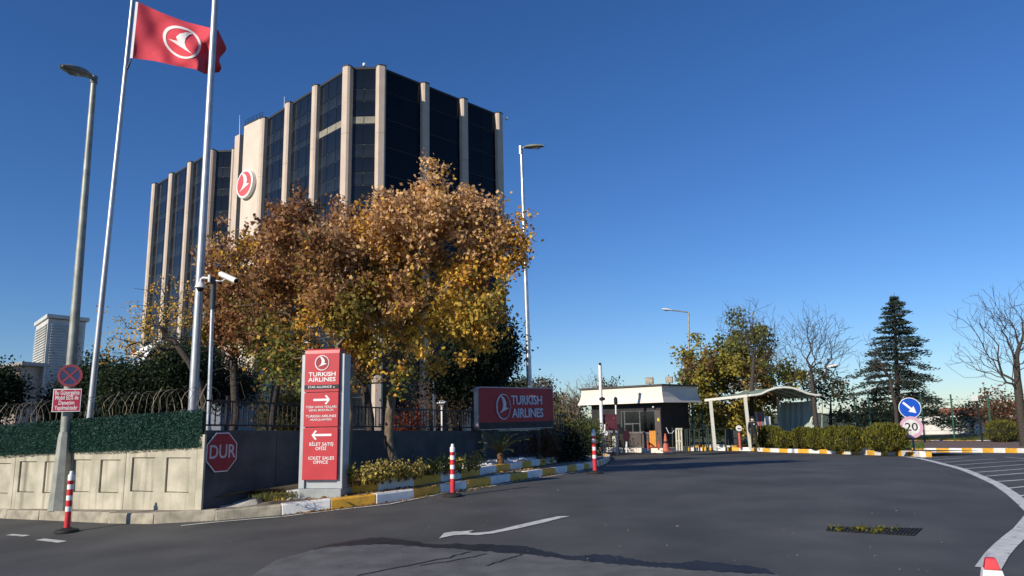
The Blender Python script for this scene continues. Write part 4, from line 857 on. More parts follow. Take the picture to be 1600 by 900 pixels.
ba = thing('barrier_arm', 'grey horizontal barrier arm pivoting on a thin white post beside the gate mast', 'barrier', at(945, 706, 40.5)); MB().tube([at(945.2, 707, 40.5), at(945, 663, 40.5)], .05, 8).build('post', whp, ba, world=True); MB().tube([at(902, 678, 41.5), at(944, 677.5, 40.5)], .065, 8).build('arm', M('rail_grey', (.20, .22, .24)), ba, world=True); MB().lathe([(.16, -.05), (.16, .05)], (0, 0, 0), 16).build('pivot', whp, ba).matrix_local = Matrix.Translation(at(945, 677, 40.4)-MW[ba.name].translation) @ Matrix.Rotation(math.pi/2, 4, 'X')
ra = thing('striped_barrier', 'low red and white striped barrier arm behind the nearest-gate bollard', 'barrier', at(926, 704, 40.2)); A_, B__ = at(926, 690.5, 40.2), at(947, 691, 40.2)
for k in range(4): MB().tube([A_.lerp(B__, k/4), A_.lerp(B__, (k+1)/4)], .05, 8).build('stripe', (whp, redp)[k % 2], ra, world=True)
MB().tube([at(927, 706, 40.2), at(927, 688, 40.2)], .06, 8).build('post', whp, ra, world=True); MB().tube([at(946, 706, 40.2), at(946, 688, 40.2)], .05, 8).build('post', whp, ra, world=True)
tu = thing('ticket_post', 'dark framed card reader post in front of the guard house counter', 'post', at(971, 707, 40))
for x in (966.5, 974.5): MB().tube([at(x, 707, 40), at(x, 669, 40)], .05, 6).build('leg', blackm, tu, world=True)
MB().tube([at(966, 669, 40), at(975, 669, 40)], .05, 6).build('top_bar', blackm, tu, world=True); MB().box(at(970.5, 674, 40), (.26, .12, .30)).build('reader', blackm, tu, world=True)
dr = thing('round_stop_disc', 'dark red round disc on a stand in front of the counter', 'sign', at(979, 706, 39.8)); MB().tube([at(979, 707, 39.8), at(979, 690, 39.8)], .05, 8).build('stand', whp, dr, world=True); MB().lathe([(.30, -.03), (.30, .03)], (0, 0, 0), 20, sq=(.62, 1)).build('disc', M('maroon_dark', (.03, .006, .012), .5), dr).matrix_local = Matrix.Translation(at(979, 681, 39.75)-MW[dr.name].translation) @ Matrix.Rotation(math.pi/2, 4, 'X')
# slatted garden chair in orange
ch = thing('slatted_armchair', 'orange and red slatted wooden armchair in front of the guard house', 'chair', at(1021, 703.5, 40.5), (.98, -.17)); cm = MW[ch.name]; kc = 40.5/F
orange = M('orange_wood', (.66, .29, .04), .6, .12, 6); rwood = M('red_wood', (.52, .085, .045), .6, .12, 6)
for i in range(3): MB().box(((-3.2+3.2*i)*kc, .30, 17*kc), (2.9*kc, .03, 24*kc), R=Matrix.Rotation(-.12, 3, 'X')).build('back_slat', orange, ch)
for z in (12.5, 24): MB().box((0, .34, z*kc), (11*kc, .04, 1.6*kc), R=Matrix.Rotation(-.12, 3, 'X')).build('back_rail', rwood, ch)
for s in (-1, 1):
    MB().box((s*8.4*kc, -.05, 12.6*kc), (2.6*kc, .65, .045)).build('armrest', rwood, ch); MB().box((s*8.4*kc, -.30, 6*kc), (1.4*kc, .05, 12*kc)).build('leg', rwood, ch); MB().box((s*7.6*kc, .30, 5*kc), (1.4*kc, .05, 10*kc)).build('leg', rwood, ch)
for i in range(4): MB().box((0, -.28+.16*i, 5.2*kc-.02*i), (14*kc, .13, .03)).build('seat_slat', orange if i % 2 else rwood, ch)
# cone
cn = thing('traffic_cone', 'tall red traffic cone with dark band beside the orange chair', 'cone', at(1041, 705, 40.3)); cn_r = .02
MB().lathe([(.19, .03), (.04, .92), (.03, .94)], (0, 0, 0), 16).build('cone', M('cone_red', (.50, .12, .08), .6, .1), cn, smooth=50); MB().box((0, 0, .015), (.52, .52, .03)).build('base', M('cone_red', (.6, .1, .06)), cn); MB().lathe([(.125, .42), (.105, .54)], (0, 0, .0), 16).build('band', blackm, cn)
MB().tube([at(1041, 668, 40.3), at(1045, 677, 40.3), at(1050, 677, 40.4), at(1053, 673, 40.5)], .02, 5).build('chain', whp, cn, world=True)
# turnstiles and fence posts
ts = thing('turnstile', 'cream coloured metal turnstile frame at the gate', 'turnstile', at(1061, 704, 42)); cp = M('cream_metal', (.60, .57, .45), .5)
for x in (1056.5, 1060.5, 1064.5): MB().tube([at(x+1.5, 704, 42), at(x, 670, 42)], .055, 6).build('upright', cp, ts, world=True)
for y in (670.5, 690): MB().tube([at(1056, y, 42), at(1066, y, 42)], .06, 6).build('crossbar', cp, ts, world=True)
dk = M('dark_green_metal', (.028, .045, .040), .5, .2)
gf = thing('gate_fence', 'dark metal fence with posts between the gate and the shelter', 'fence', G(*at(1085, 700, 43.6).xy))
for x in (1046, 1051, 1071, 1074, 1078, 1085, 1093, 1104, 1107, 1112, 1134, 1142, 1152): MB().tube([Vector((*at(x, 700, 43.6).xy, gz_)), at(x-.5, 670 if x > 1060 else 668, 43.6)], .04, 6).build('post', dk, gf, world=True)
for y in (671, 684, 696): MB().tube([at(1070, y, 43.6), at(1160, y-.6, 43.6)], .018, 5).build('wire', dk, gf, world=True)
for a, b in ((1135, 1143), (1143.5, 1152)): MB().add([at(a, 671, 43.7), at(b, 671, 43.7), at(b, 696, 43.7), at(a, 696, 43.7), at(a, 671, 43.72), at(b, 671, 43.72), at(b, 696, 43.72), at(a, 696, 43.72)], [(0, 1, 2, 3), (4, 7, 6, 5), (0, 4, 5, 1)]).build('infill_panel', M('infill', (.06, .07, .07), .5), gf, world=True)
for lab, x, yt in (('slim green fence post at the corner of the guard house', 1080.5, 620), ('second slim green fence post beside the guard house', 1096, 635)):
    t = post('fence_post', lab, 'post', x+3, 700, x, yt, 46.5, .055, M('green_metal', (.03, .10, .07), .5), 'green posts beside the guard house'); MB().box(at(x+3, 667, 46.4), (.16, .12, .35)).build('junction_box', M('box_grey', (.25, .26, .24)), t, world=True)
# red pillar with round gauge
rg = thing('gauge_stand', 'round white dial on a red post beside the shelter post', 'gauge', G(*at(1156, 698, 43.0).xy, .15)); MB().tube([G(*at(1156.5, 698, 43).xy, .15), at(1154.8, 676, 43)], .075, 10).build('post', M('post_red', (.5, .12, .10), .5), rg, world=True)
MB().lathe([(.17, -.04), (.175, .03), (.16, .05)], (0, 0, 0), 20).build('dial', whp, rg).matrix_local = Matrix.Translation(at(1154.5, 669.3, 42.95)-MW[rg.name].translation) @ Matrix.Rotation(math.pi/2, 4, 'X')
MB().box(at(1154.5, 669.3, 42.85), (.16, .03, .03)).build('needle', blackm, rg, world=True)
# kerb pieces behind the gate pavement
kerb('inner_kerb', [at(1084, 698, 44.6), at(1165, 697.5, 44.6)], .74, .16, [yellow, white, white], base=.17)
# ---- shelter with waved canopy
wm_ = M('shelter_white', (.66, .66, .58), .5, .06); gs = M('canopy_green', (.27, .36, .30), .35, .15, 1.5, spec=.5)
Y1, Y2 = 42.4, 46.2
sh_ = thing('shelter', 'white post shelter with waved greenish canopy and curved screen beside the gate', 'shelter', G(*at(1168, 700, Y1).xy))
for a, b, Y in (((1117, 699), (1110, 625), Y1), ((1172.5, 697), (1164, 620), Y1-.6), ((1219, 672), (1215, 622), Y2)):
    p0 = at(*a, Y); p0.z = gz(p0.x, p0.y)+.1; MB().tube([p0, at(*b, Y)], .11, 4).build('post', wm_, sh_, world=True)
MB().tube([at(1101, 625.5, Y1+.15), at(1168, 618.3, Y1-.65)], .10, 4).build('front_beam', wm_, sh_, world=True)
def wave(u):                                                 # canopy front edge, pixels
    C_ = [(1168, 618.3), (1180, 617.5), (1190, 615.5), (1200, 610.5), (1212, 606.5), (1225, 605.3), (1238, 606.3), (1250, 610), (1262, 615), (1274, 617.5), (1284, 617.8)]
    return lerp_ctl(C_, u)
mbc = MB(); e0 = []; e1 = []
for i in range(21):
    x, y = wave(i/20); e0.append(at(x, y, Y1-.6)); e1.append(at(x-47+.12*i*2, y+3.5, Y2+.5))
mbc.add([p for q in zip(e0, e1) for p in q], [(2*i, 2*i+1, 2*i+3, 2*i+2) for i in range(20)]); mbc.build('canopy', gs, sh_, world=True, smooth=True)
mbd = MB(); u0_, u1_ = at(1101, 624.5, Y1+.15), at(1168, 617.3, Y1-.65); b0, b1 = at(1128, 623, Y2), at(1170, 611.5, Y2)
mbd.add([u0_, u1_, b1, b0, u0_-Vector((0, 0, .05)), u1_-Vector((0, 0, .05)), b1-Vector((0, 0, .05)), b0-Vector((0, 0, .05))], [(0, 1, 2, 3), (4, 7, 6, 5), (0, 4, 5, 1)]); mbd.build('flat_canopy', gs, sh_, world=True)
MB().tube(e0, .07, 6).build('edge_rib', wm_, sh_, world=True, smooth=True); MB().tube(e1, .05, 6).build('edge_rib', wm_, sh_, world=True, smooth=True)
for k in (.33, .66): MB().tube([a.lerp(b, k)-Vector((0, 0, .06)) for a, b in zip(e0, e1)], .05, 6).build('canopy_rib', wm_, sh_, world=True)
for i in (4, 9, 14, 18): MB().tube([e0[i]-Vector((0, 0, .05)), e1[i]-Vector((0, 0, .05))], .04, 6).build('purlin', wm_, sh_, world=True)
scr = M('screen_green', (.34, .42, .37), .25, .12, 3, stretch=(8, 8, .2), spec=.6); mb = MB(); vs = []
for i in range(13):
    t_ = i/12
    for j in range(9):
        s_ = j/8; x = 1219+(1273-1219)*t_+4*math.sin(s_*2.2)*(t_ > .8)*t_; yt = 629+(-2)*t_; yb = 690
        if t_ > .75: yt = 629-3+(t_-.75)*0
        vs.append(at(x, yt+(yb-yt)*s_, Y2-.4-1.6*t_+.03*(i % 2)))
mb.add(vs, [(i*9+j, i*9+j+1, (i+1)*9+j+1, (i+1)*9+j) for i in range(12) for j in range(8)]); mb.build('screen', scr, sh_, world=True)
MB().tube([at(1274, 618, Y2-2), at(1273, 640, Y2-2), at(1266, 660, Y2-2)], .05, 6).build('screen_rib', wm_, sh_, world=True)
MB().tube([Vector((*at(1275, 690, Y2-2.05).xy, gz_)), at(1274, 627, Y2-2.05)], .07, 6).build('post', blackm, sh_, world=True)
# coloured panel and white locker under the shelter
ad = thing('display_panel', 'tall display panel with a red and grey picture under the canopy', 'panel', at(1188, 660, 44), (.97, -.24)); ka = 44/F
MB().box((0, 0, 0), (14*ka, .08, 31*ka)).build('frame', M('panel_grey', (.22, .25, .27), .4), ad); MB().box((-.5*ka, -.045, 0), (4.5*ka, .01, 29*ka)).build('red_stripe', M('panel_red', (.30, .06, .05), .4, .4, 2), ad); MB().box((4*ka, -.045, 0), (3*ka, .01, 29*ka)).build('blue_stripe', M('panel_blue', (.10, .14, .20), .4, .4, 2), ad); MB().box((0, .05, -20*ka), (.08, .08, 20*ka)).build('stand', blackm, ad)
lk = thing('white_locker', 'white upright locker behind the round shrub under the canopy', 'locker', G(*at(1202, 690, 43.5).xy, .15)); zl = at(1202, 650, 43.5).z-gz(*at(1202, 690, 43.5).xy)-.15
MB().box((0, 0, zl/2), (.28, .28, zl)).build('body', whp, lk, bevel=.02); MB().box((.02, -.15, zl*.7), (.2, .02, zl*.4)).build('door', M('locker_door', (.6, .61, .62), .4), lk); MB().box((.09, -.165, zl*.7), (.02, .02, .12)).build('handle', blackm, lk)
# ---- guard
def guard():
    p = at(1179, 698, 41.6); p.z = gz(p.x, p.y)+.19; H = at(1175, 650, 41.9).z-p.z
    k = H/1.78; t = thing('person', 'person in dark uniform, cap and pale face mask standing by the shelter post', 'person', p, (.96, -.28))
    J = [((0, 0, .95), .14), ((0, 0, 1.12), .145), ((0, 0, 1.30), .16), ((0, 0, 1.43), .125), ((0, -.01, 1.50), .055), ((0, -.015, 1.60), .085), ((0, -.01, 1.70), .08)]
    E_ = [(i, i+1) for i in range(6)]
    for s in (-1, 1):
        b = len(J); J += [((s*.17, .0, 1.42), .072), ((s*.22, .02, 1.28), .062), ((s*.25, .03, 1.10), .050), ((s*.235, -.05, .90), .040), ((s*.225, -.07, .84), .034), ((s*.215, -.085, .74), .022)]; E_ += [(3, b), (b, b+1), (b+1, b+2), (b+2, b+3), (b+3, b+4), (b+4, b+5)]
        b = len(J); J += [((s*.095, 0, .88), .095), ((s*.11, -.01, .50), .068), ((s*.12, .02, .12), .048), ((s*.125, .0, .05), .050), ((s*.14, -.15, .035), .036)]; E_ += [(0, b), (b, b+1), (b+1, b+2), (b+2, b+3), (b+3, b+4)]
    me = bpy.data.meshes.new('tmp'); me.from_pydata([tuple(c*k for c in j[0]) for j in J], E_, []); o = bpy.data.objects.new('tmp', me); COL.objects.link(o)
    sk = o.modifiers.new('s', 'SKIN'); ss = o.modifiers.new('u', 'SUBSURF'); ss.levels = 2; ss.render_levels = 2
    for i, j in enumerate(J): me.skin_vertices[0].data[i].radius = (j[1]*k, j[1]*k*.85); me.skin_vertices[0].data[i].use_root = i == 0
    dg = bpy.context.evaluated_depsgraph_get(); bme = bpy.data.meshes.new_from_object(o.evaluated_get(dg)); bpy.data.objects.remove(o)
    ms = [M('uniform', (.012, .013, .018), .8, .3, 12, .2), M('skin', (.42, .24, .16), .6, .08, 10), M('trousers', (.016, .016, .020), .8, .3, 12), M('shoe', (.012, .011, .011), .4)]
    bme.materials.clear()
    for m in ms: bme.materials.append(m)
    for f_ in bme.polygons:
        c = f_.center/k; f_.material_index = 3 if c.z < .09 else 2 if (c.z < .93 and abs(c.x) < .20) else 1 if (c.z > 1.475 or (abs(c.x) > .19 and c.z < .86)) else 0; f_.use_smooth = True
    link('body', bme, t)
    cz = 1.66*k
    MB().lathe([(.094*k, 0), (.10*k, .04*k), (.085*k, .10*k), (.02*k, .12*k)], (0, -.01*k, cz), 14).build('cap', M('uniform', (.012, .013, .018)), t, smooth=True)
    MB().box((0, -.12*k, cz+.012*k), (.14*k, .10*k, .012*k)).build('cap_peak', M('uniform', (.012, .013, .018)), t)
    MB().lathe([(.03*k, -.06*k), (.075*k, -.035*k), (.082*k, .02*k), (.06*k, .035*k)], (0, -.045*k, 1.585*k), 14, sq=(1, .95)).build('face_mask', M('mask_white', (.7, .72, .74), .8), t, smooth=True)
    for s in (-1, 1):
        MB().lathe([(.004*k, -.006*k), (.011*k, 0), (.004*k, .006*k)], (s*.032*k, -.095*k, 1.635*k), 8).build('eye', blackm, t); MB().lathe([(.008*k, -.03*k), (.018*k, 0), (.008*k, .03*k)], (s*.09*k, -.005*k, 1.615*k), 8).build('ear', M('skin', (.42, .24, .16)), t)
        h = Vector((s*.215, -.085, .76))*k
        for f_ in range(4): a = h+Vector((0, (-.025+.017*f_)*k, -.02*k)); MB().tube([a, a+Vector((-s*.004, -.008, -.045+.006*abs(f_-1)))*k, a+Vector((-s*.014, -.018, -.075+.008*abs(f_-1)))*k], .0085*k, 5).build('finger', M('skin', (.42, .24, .16)), t)
        a = h+Vector((-s*.01, -.03, .01))*k; MB().tube([a, a+Vector((-s*.012, -.025, -.03))*k, a+Vector((-s*.014, -.03, -.055))*k], .009*k, 5).build('thumb', M('skin', (.42, .24, .16)), t)
    MB().box((.06*k, -.145*k, 1.33*k), (.06*k, .01*k, .06*k)).build('badge', whp, t)
guard()
# ---- two round signs on a blue post
p = gp(1427, 712); p = G(*at(1428, 700, p.y+.55).xy, .17); ky = p.y/F
sp = thing('sign_post', 'short blue post carrying the blue arrow and the speed limit sign', 'post', p); MB().tube([p-Vector((0, 0, .1)), at(1420, 625, p.y)], .035, 10).build('post', M('post_blue', (.02, .13, .45), .4), sp, world=True, smooth=50)
def disc(name, label, x, y, r, m_rim, m_face, kf, dy):
    q = at(x, y, p.y-dy); t = thing(name, label, 'sign', q, (.97, -.24)); r *= ky
    MB().lathe([(r, 0), (r, .012)], (0, 0, 0), 40).build('rim', m_rim, t).matrix_local = RX; MB().lathe([(r*kf, .012), (r*kf, .016)], (0, 0, 0), 40).build('face', m_face, t).matrix_local = RX; return t, r
t, r = disc('direction_sign', 'round blue sign with white arrow pointing down right', 1421.5, 637.5, 15.8, wsign, blue, .94, .07)
q_ = .70; ar = [(-.78, -.10), (.12, -.10), (.12, -.36), (.72, 0), (.12, .36), (.12, .10), (-.78, .10)]; cs, sn = math.cos(-.76), math.sin(-.76)
MB().prism([((a*cs-b*sn)*r, (a*sn+b*cs)*r) for a, b in ar], -.022, -.017).build('arrow', wsign, t)
t, r = disc('speed_limit_sign', 'round white 20 speed limit sign with faded pink rim', 1424, 667.5, 16.4, M('faded_pink', (.60, .36, .46), .5, .06), M('dull_white', (.66, .65, .63), .5), .72, .075)
text('lettering', '20', r*1.02, M('sign_black', (.02, .025, .03), .5), t, 0, 0, -.020, r*1.08, .002, .02)
# ---- far street lamps, fence, white sign, far houses
def flamp(label, x, y0, yt, Y, hx, hy, m=polep, hm=whp, r=.09):
    a = at(x, y0, Y); a.z = gz(a.x, a.y); b = at(x, yt, Y); t = thing('street_lamp', label, 'street lamp', a, group='street lamps beyond the gate'); MB().tube([a, b], [r, r*.6], 8).build('pole', m, t, world=True, smooth=50); c = at(hx, hy, Y); MB().tube([b, b.lerp(c, .75)], .045, 6).build('arm', m, t, world=True); lamp_head(t, b.lerp(c, .62), c-b, (c-b).length*.40, hm); return t
flamp('grey street lamp with arm to the left above the yellow green tree', 1076, 690, 488, 52, 1034, 483)
flamp('thin grey street lamp right of the shelter with white head', 1252, 680, 582, 75, 1312, 570); flamp('small far street lamp with white head behind the bare tree', 1285, 680, 612, 95, 1325, 596); flamp('far street lamp beside the cedar with white head', 1338, 685, 614, 70, 1372, 604)
gfm = M('green_metal', (.03, .10, .07), .5)
ff = thing('wire_fence', 'green post and wire fence along the grass verge in front of the cedar', 'fence', G(*at(1490, 680, 44).xy))
prev = None
for x in (1336, 1358, 1398, 1440, 1487, 1545, 1610, 1680):
    a = at(x+4, 682, 46); a.z = gz(a.x, a.y)+.1; b = at(x-2, 616, 46); MB().tube([a, b], .05, 6).build('post', gfm, ff, world=True)
    if prev:
        for k in range(7):
            u = .12+k*.13; MB().tube([prev[0].lerp(prev[1], u), a.lerp(b, u)], .008, 3).build('wire', gfm, ff, world=True)
    prev = (a, b)
ww = thing('white_wall', 'long bright white low wall beyond the fence behind the cedar', 'wall', G(*at(1500, 680, 62).xy)); a, b = G(*at(1410, 680, 62).xy, -.2), G(*at(1640, 680, 60).xy, -.2); h1 = at(1500, 655, 62).z+.3
d = (b-a).normalized()
for k in range(6):
    q0, q1 = a.lerp(b, k/6), a.lerp(b, (k+1)/6-.004); MB().add([Vector((q0.x, q0.y, q0.z)), Vector((q1.x, q1.y, q1.z)), Vector((q1.x, q1.y, h1)), Vector((q0.x, q0.y, h1)), Vector((q0.x, q0.y+.3, q0.z)), Vector((q1.x, q1.y+.3, q1.z)), Vector((q1.x, q1.y+.3, h1)), Vector((q0.x, q0.y+.3, h1))], [(0, 1, 2, 3), (3, 2, 6, 7), (0, 3, 7, 4), (1, 5, 6, 2), (4, 7, 6, 5)]).build('wall_section', M('white_render', (.76, .75, .71), .8, .08, 1), ww, world=True)
wsq = thing('square_sign', 'small white square sign on a dark post beyond the verge', 'sign', G(*at(1530, 682, 45).xy)); MB().tube([G(*at(1534, 682, 45).xy), at(1525, 618, 45)], .06, 8).build('post', blackm, wsq, world=True); MB().box(at(1523, 622, 44.9), (.36, .05, .34)).build('plate', whp, wsq, world=True)
tile = M('roof_tile', (.40, .13, .07), .8, .2, 3)
for lab, x, y, Y, w, h in (('far house with red tiled roof seen left of the gate', 925, 662, 130, 9, 4.2), ('far house with orange gable beside the cedar', 1512, 640, 120, 6, 7)):
    b = at(x, y, Y); zg = gz(b.x, b.y); t = thing('far_house', lab, 'house', Vector((b.x, b.y, zg)), group='far houses'); e = b.z-zg-1.4
    MB().box((0, 2, e/2), (w, 6, e)).build('wall', M('house_wall', (.55, .48, .40), .8), t); MB().add([(-w/2-.4, -1.4, e), (w/2+.4, -1.4, e), (w/2+.4, 5.4, e), (-w/2-.4, 5.4, e), (-w/2-.2, 2, e+1.7), (w/2+.2, 2, e+1.7)], [(0, 1, 5, 4), (2, 3, 4, 5), (1, 2, 5), (3, 0, 4), (0, 3, 2, 1)]).build('roof', tile, t)
    for k in (-.25, .25): MB().box((w*k, -1.02, e*.55), (1.1, .08, 1.2)).build('window', glassL, t)
# small lamps in the grounds
ml = thing('garden_lamp', 'small white mushroom shaped garden lamp behind the railing', 'lamp', Vector((*at(691, 690, 30).xy, .1))); MB().tube([Vector((*at(691, 690, 30).xy, .1)), at(690.5, 634, 30)], .045, 8).build('post', whp, ml, world=True); c = at(690.5, 630, 30)-MW[ml.name].translation; MB().lathe([(.06, -.14), (.10, -.02), (.22, 0), (.20, .06), (.03, .11)], c, 16).build('shade', whp, ml, smooth=40)
wp = thing('white_post', 'slim white post standing behind the railing', 'post', Vector((*at(679.5, 690, 28).xy, .2))); MB().tube([Vector((*at(679.5, 690, 28).xy, .2)), at(678, 592, 28)], .05, 8).build('shaft', whp, wp, world=True); MB().lathe([(.09, 0), (.09, .05), (.06, .1)], (0, 0, 0), 10).build('foot', whp, wp)
# drain cover with weeds
Zd = lambda x, y: gp(1200+x/4, 680+y/4)
dc = [Zd(*p) for p in ((362, 600), (372, 575), (970, 583), (915, 631))]; P0_ = sum(dc, Vector())/4
dr = thing('drain_grate', 'dark sunken drain grate with weeds in the asphalt', 'drain', G(P0_.x, P0_.y, 0)); pit = M('grate_iron', (.022, .021, .020), .8, .4, 15, .6)
def dq(u, v, z): a = dc[1].lerp(dc[2], u); b = dc[0].lerp(dc[3], u); q = b.lerp(a, v); return Vector((q.x, q.y, gz(q.x, q.y)+z))
MB().add([dq(0, 0, .005), dq(1, 0, .005), dq(1, 1, .005), dq(0, 1, .005)], [(0, 1, 2, 3)]).build('frame', pit, dr, world=True)
for i in range(26):
    u0_, u1_ = (i+.15)/26, (i+.75)/26
    if i in (11, 12): continue
    MB().add([dq(u0_, .08, .006), dq(u1_, .08, .006), dq(u1_, .92, .006), dq(u0_, .92, .006), dq(u0_, .08, .014), dq(u1_, .08, .014), dq(u1_, .92, .014), dq(u0_, .92, .014)], [(4, 5, 6, 7), (0, 1, 5, 4), (1, 2, 6, 5), (3, 7, 6, 2), (0, 4, 7, 3)]).build('grate_bar', pit, dr, world=True)
rng = np.random.default_rng(5); P = []
for u_, v_, s_, n_ in ((.16, .35, .03, 30), (.37, .62, .042, 85), (.585, .5, .045, 85), (.72, .8, .02, 12), (.06, .8, .02, 12)):
    for _ in range(n_): q = dq(np.clip(rng.normal(u_, s_), 0, 1), np.clip(rng.normal(v_, .22), 0, 1), .012+abs(rng.normal(0, .014))); P.append(q)
stuff(leaves('weeds', np.array(P), .035, [((.16, .16, .02), 3), ((.09, .11, .02), 2), ((.22, .18, .03), 1)], rng, dr, up=.5))
# ================================================================== VEGETATION
def pxell(rng, n, cx, cy, rx, ry, Y, ry_m, shell=.3):
    """points in an ellipsoid whose outline is given in photo pixels at distance Y"""
    c = at(cx, cy, Y); k = Y/F; return ell_pts(rng, n, c, (rx*k, ry_m, ry*k), shell)
BROWN = np.array((.36, .19, .085)); TAN = np.array((.66, .43, .22)); GOLD = np.array((.72, .41, .07)); YEL = np.array((.72, .51, .09)); OLIVE = np.array((.26, .22, .05)); RUST = np.array((.28, .13, .06)); GREEN = np.array((.13, .16, .04))
def mixcol(lo, mid, hi, z0, z1, jitter=.18):
    """leaf colours that change with height: the lower crown keeps green and gold, the top has turned brown"""
    def fun(P, rng):
        t = np.clip((P[:, 2]-z0)/(z1-z0)+rng.normal(size=len(P))*jitter, 0, .999); out = np.zeros((len(P), 3))
        for k, pal in enumerate((lo, mid, hi)):
            sel = (t >= k/3) & (t < (k+1)/3); n = sel.sum(); w = np.array([p[1] for p in pal], float); out[sel] = np.array([p[0] for p in pal])[rng.choice(len(pal), n, p=w/w.sum())]
        return out
    return fun
def leafy(name, label, cat, trunk, lobes, seed, npts, per, size, colfun, sprays=0, rmax=.10, m_bark=None, sp=.115, group=None, bf=.35, droop=.35, r_tip=.006, step=.3, shell=.3, low=3, gap=2.0, clumps=0, cr=.34):
    rng = np.random.default_rng(seed); t = thing(name, label, cat, trunk[0], group=group)
    tot = sum(l[-1] for l in lobes); A = np.concatenate([pxell(rng, int(npts*l[-1]/tot), *l[:-1], shell) for l in lobes]); CC = None
    if clumps:                                              # boughs: most of the crown gathers round a few dozen centres
        CC = A[rng.choice(len(A), clumps, replace=False)]; far = rng.uniform(size=len(A)) < .92; k = rng.integers(0, clumps, len(A)); r_ = rng.uniform(.55, 1.25, clumps)[k][:, None]*cr
        A = np.where(far[:, None], CC[k]+rng.normal(size=A.shape)*r_*np.array((.62, .62, .85)), A)
    if sprays:                                              # upright shoots that break the outline
        k = rng.choice(len(A), sprays); top = A[k][A[k][:, 2] > np.median(A[:, 2])]; A = np.concatenate([A]+[top+np.array((0, 0, 1))*q+rng.normal(size=(len(top), 3))*.06 for q in (.14, .28, .40)])
    N, par = skeleton(trunk, A, bf, step, rng); wood('trunk', N, par, m_bark or bark, t, r_tip, 2.35, rmax)
    ch = np.bincount(par[par >= 0], minlength=len(N)); n0 = max(2, len(trunk)); tip = np.where((ch <= 1) & (np.arange(len(N)) > len(N)*.06))[0]
    d0 = np.linalg.norm(N-np.array(trunk[-1]), axis=1); tip = tip[N[tip][:, 2] > trunk[min(low, len(trunk)-1)][2]-.25]; tip = tip[tip > 12]
    w = rng.uniform(.10, 1.0, len(tip))**gap; cnt = rng.poisson(per*w/w.mean()); src = np.repeat(tip, cnt)
    P = N[src]+rng.normal(size=(len(src), 3))*np.array((sp, sp, sp*.8))
    cf = colfun
    if CC is not None:                                      # leaves of one bough turn colour together
        own = colfun(CC, rng)*rng.uniform(.8, 1.2, (len(CC), 1))
        def cf(P_, rng_):
            near = np.concatenate([((q[:, None, :]-CC[None])**2).sum(2).argmin(1) for q in np.array_split(P_, max(1, len(P_)//4000))]); c = colfun(P_, rng_); same = rng_.uniform(size=len(P_)) < .62; c[same] = own[near[same]]; return c
    leaves('crown', P, size, None, rng, t, leafm, droop=droop, colfun=cf); return t
V3 = lambda p: np.array(p)
def tr(*L): return [V3(at(*p)) for p in L]
lowp = [(GOLD, 3), (YEL, 3), (OLIVE, 3), (GREEN, 1)]; midp = [(GOLD, 4), (BROWN, 3), (YEL, 2), (OLIVE, 1.5), (TAN, 1)]; hip = [(TAN, 4), (BROWN, 3), (GOLD, 2), (RUST, 1)]
zz = lambda y, Y: at(600, y, Y).z
leafy('autumn_tree', 'gold and brown leaved autumn tree, the right one of two at the planting bed', 'tree', tr((616, 722, 15.4), (607, 690, 15.4), (609, 645, 15.4), (615, 600, 15.4), (622, 560, 15.4), (640, 500, 15.4), (655, 440, 15.5)),
      [(650, 430, 120, 130, 15.5, 1.5, 6), (700, 358, 88, 58, 15.6, 1.0, 2.6), (770, 385, 60, 75, 15.7, .9, 2.4), (640, 540, 95, 50, 15.3, 1.1, 2), (735, 480, 60, 60, 15.6, .9, 1.6), (590, 380, 60, 70, 15.6, 1.0, 1.6)], 11, 1200, 31, .096, mixcol([(GOLD, 4), (YEL, 4), (OLIVE, 2), (GREEN, .7)], [(GOLD, 4), (YEL, 3), (TAN, 2), (BROWN, 1.5), (OLIVE, 1)], [(TAN, 5), (BROWN, 2), (GOLD, 2)], zz(590, 15.5), zz(300, 15.5)), 170, .095, clumps=58)
leafy('autumn_tree', 'brown and olive leaved autumn tree right behind the tall red sign', 'tree', tr((541, 742, 14.3), (541, 700, 14.3), (546, 650, 14.35), (541, 610, 14.4), (533, 570, 14.5), (525, 520, 14.7), (520, 460, 14.9)),
      [(505, 420, 85, 90, 14.9, 1.3, 4), (545, 500, 75, 75, 14.8, 1.2, 3), (470, 490, 70, 85, 15.0, 1.1, 2.6), (545, 365, 60, 45, 15.0, .8, 1.2), (450, 560, 60, 45, 15.0, 1.0, 1.4)], 12, 1050, 28, .092, mixcol([(OLIVE, 5), (GOLD, 2), (GREEN, 2.5), (BROWN, 2)], [(BROWN, 5), (GOLD, 1.3), (OLIVE, 3), (RUST, 1.5)], [(BROWN, 4), (TAN, 3), (RUST, 2), (GOLD, 1)], zz(600, 14.9), zz(320, 14.9)), 120, .095, clumps=44)
leafy('autumn_tree', 'rusty brown autumn tree behind the railing, left of the tall red sign', 'tree', tr((420, 690, 18.5), (425, 650, 18.5), (432, 600, 18.6), (428, 550, 18.8), (425, 480, 19)),
      [(425, 420, 70, 85, 19, 1.4, 3), (400, 500, 65, 85, 19, 1.3, 3), (455, 350, 50, 40, 19, .8, .8), (430, 570, 60, 40, 18.6, 1.1, 1.2)], 13, 720, 22, .102, mixcol([(OLIVE, 3), (BROWN, 4), (GREEN, 2)], [(BROWN, 4), (RUST, 2), (GOLD, 1.5), (OLIVE, 1)], [(BROWN, 4), (TAN, 3), (RUST, 2)], zz(600, 19), zz(330, 19)), 90, .11, barkd, clumps=30)
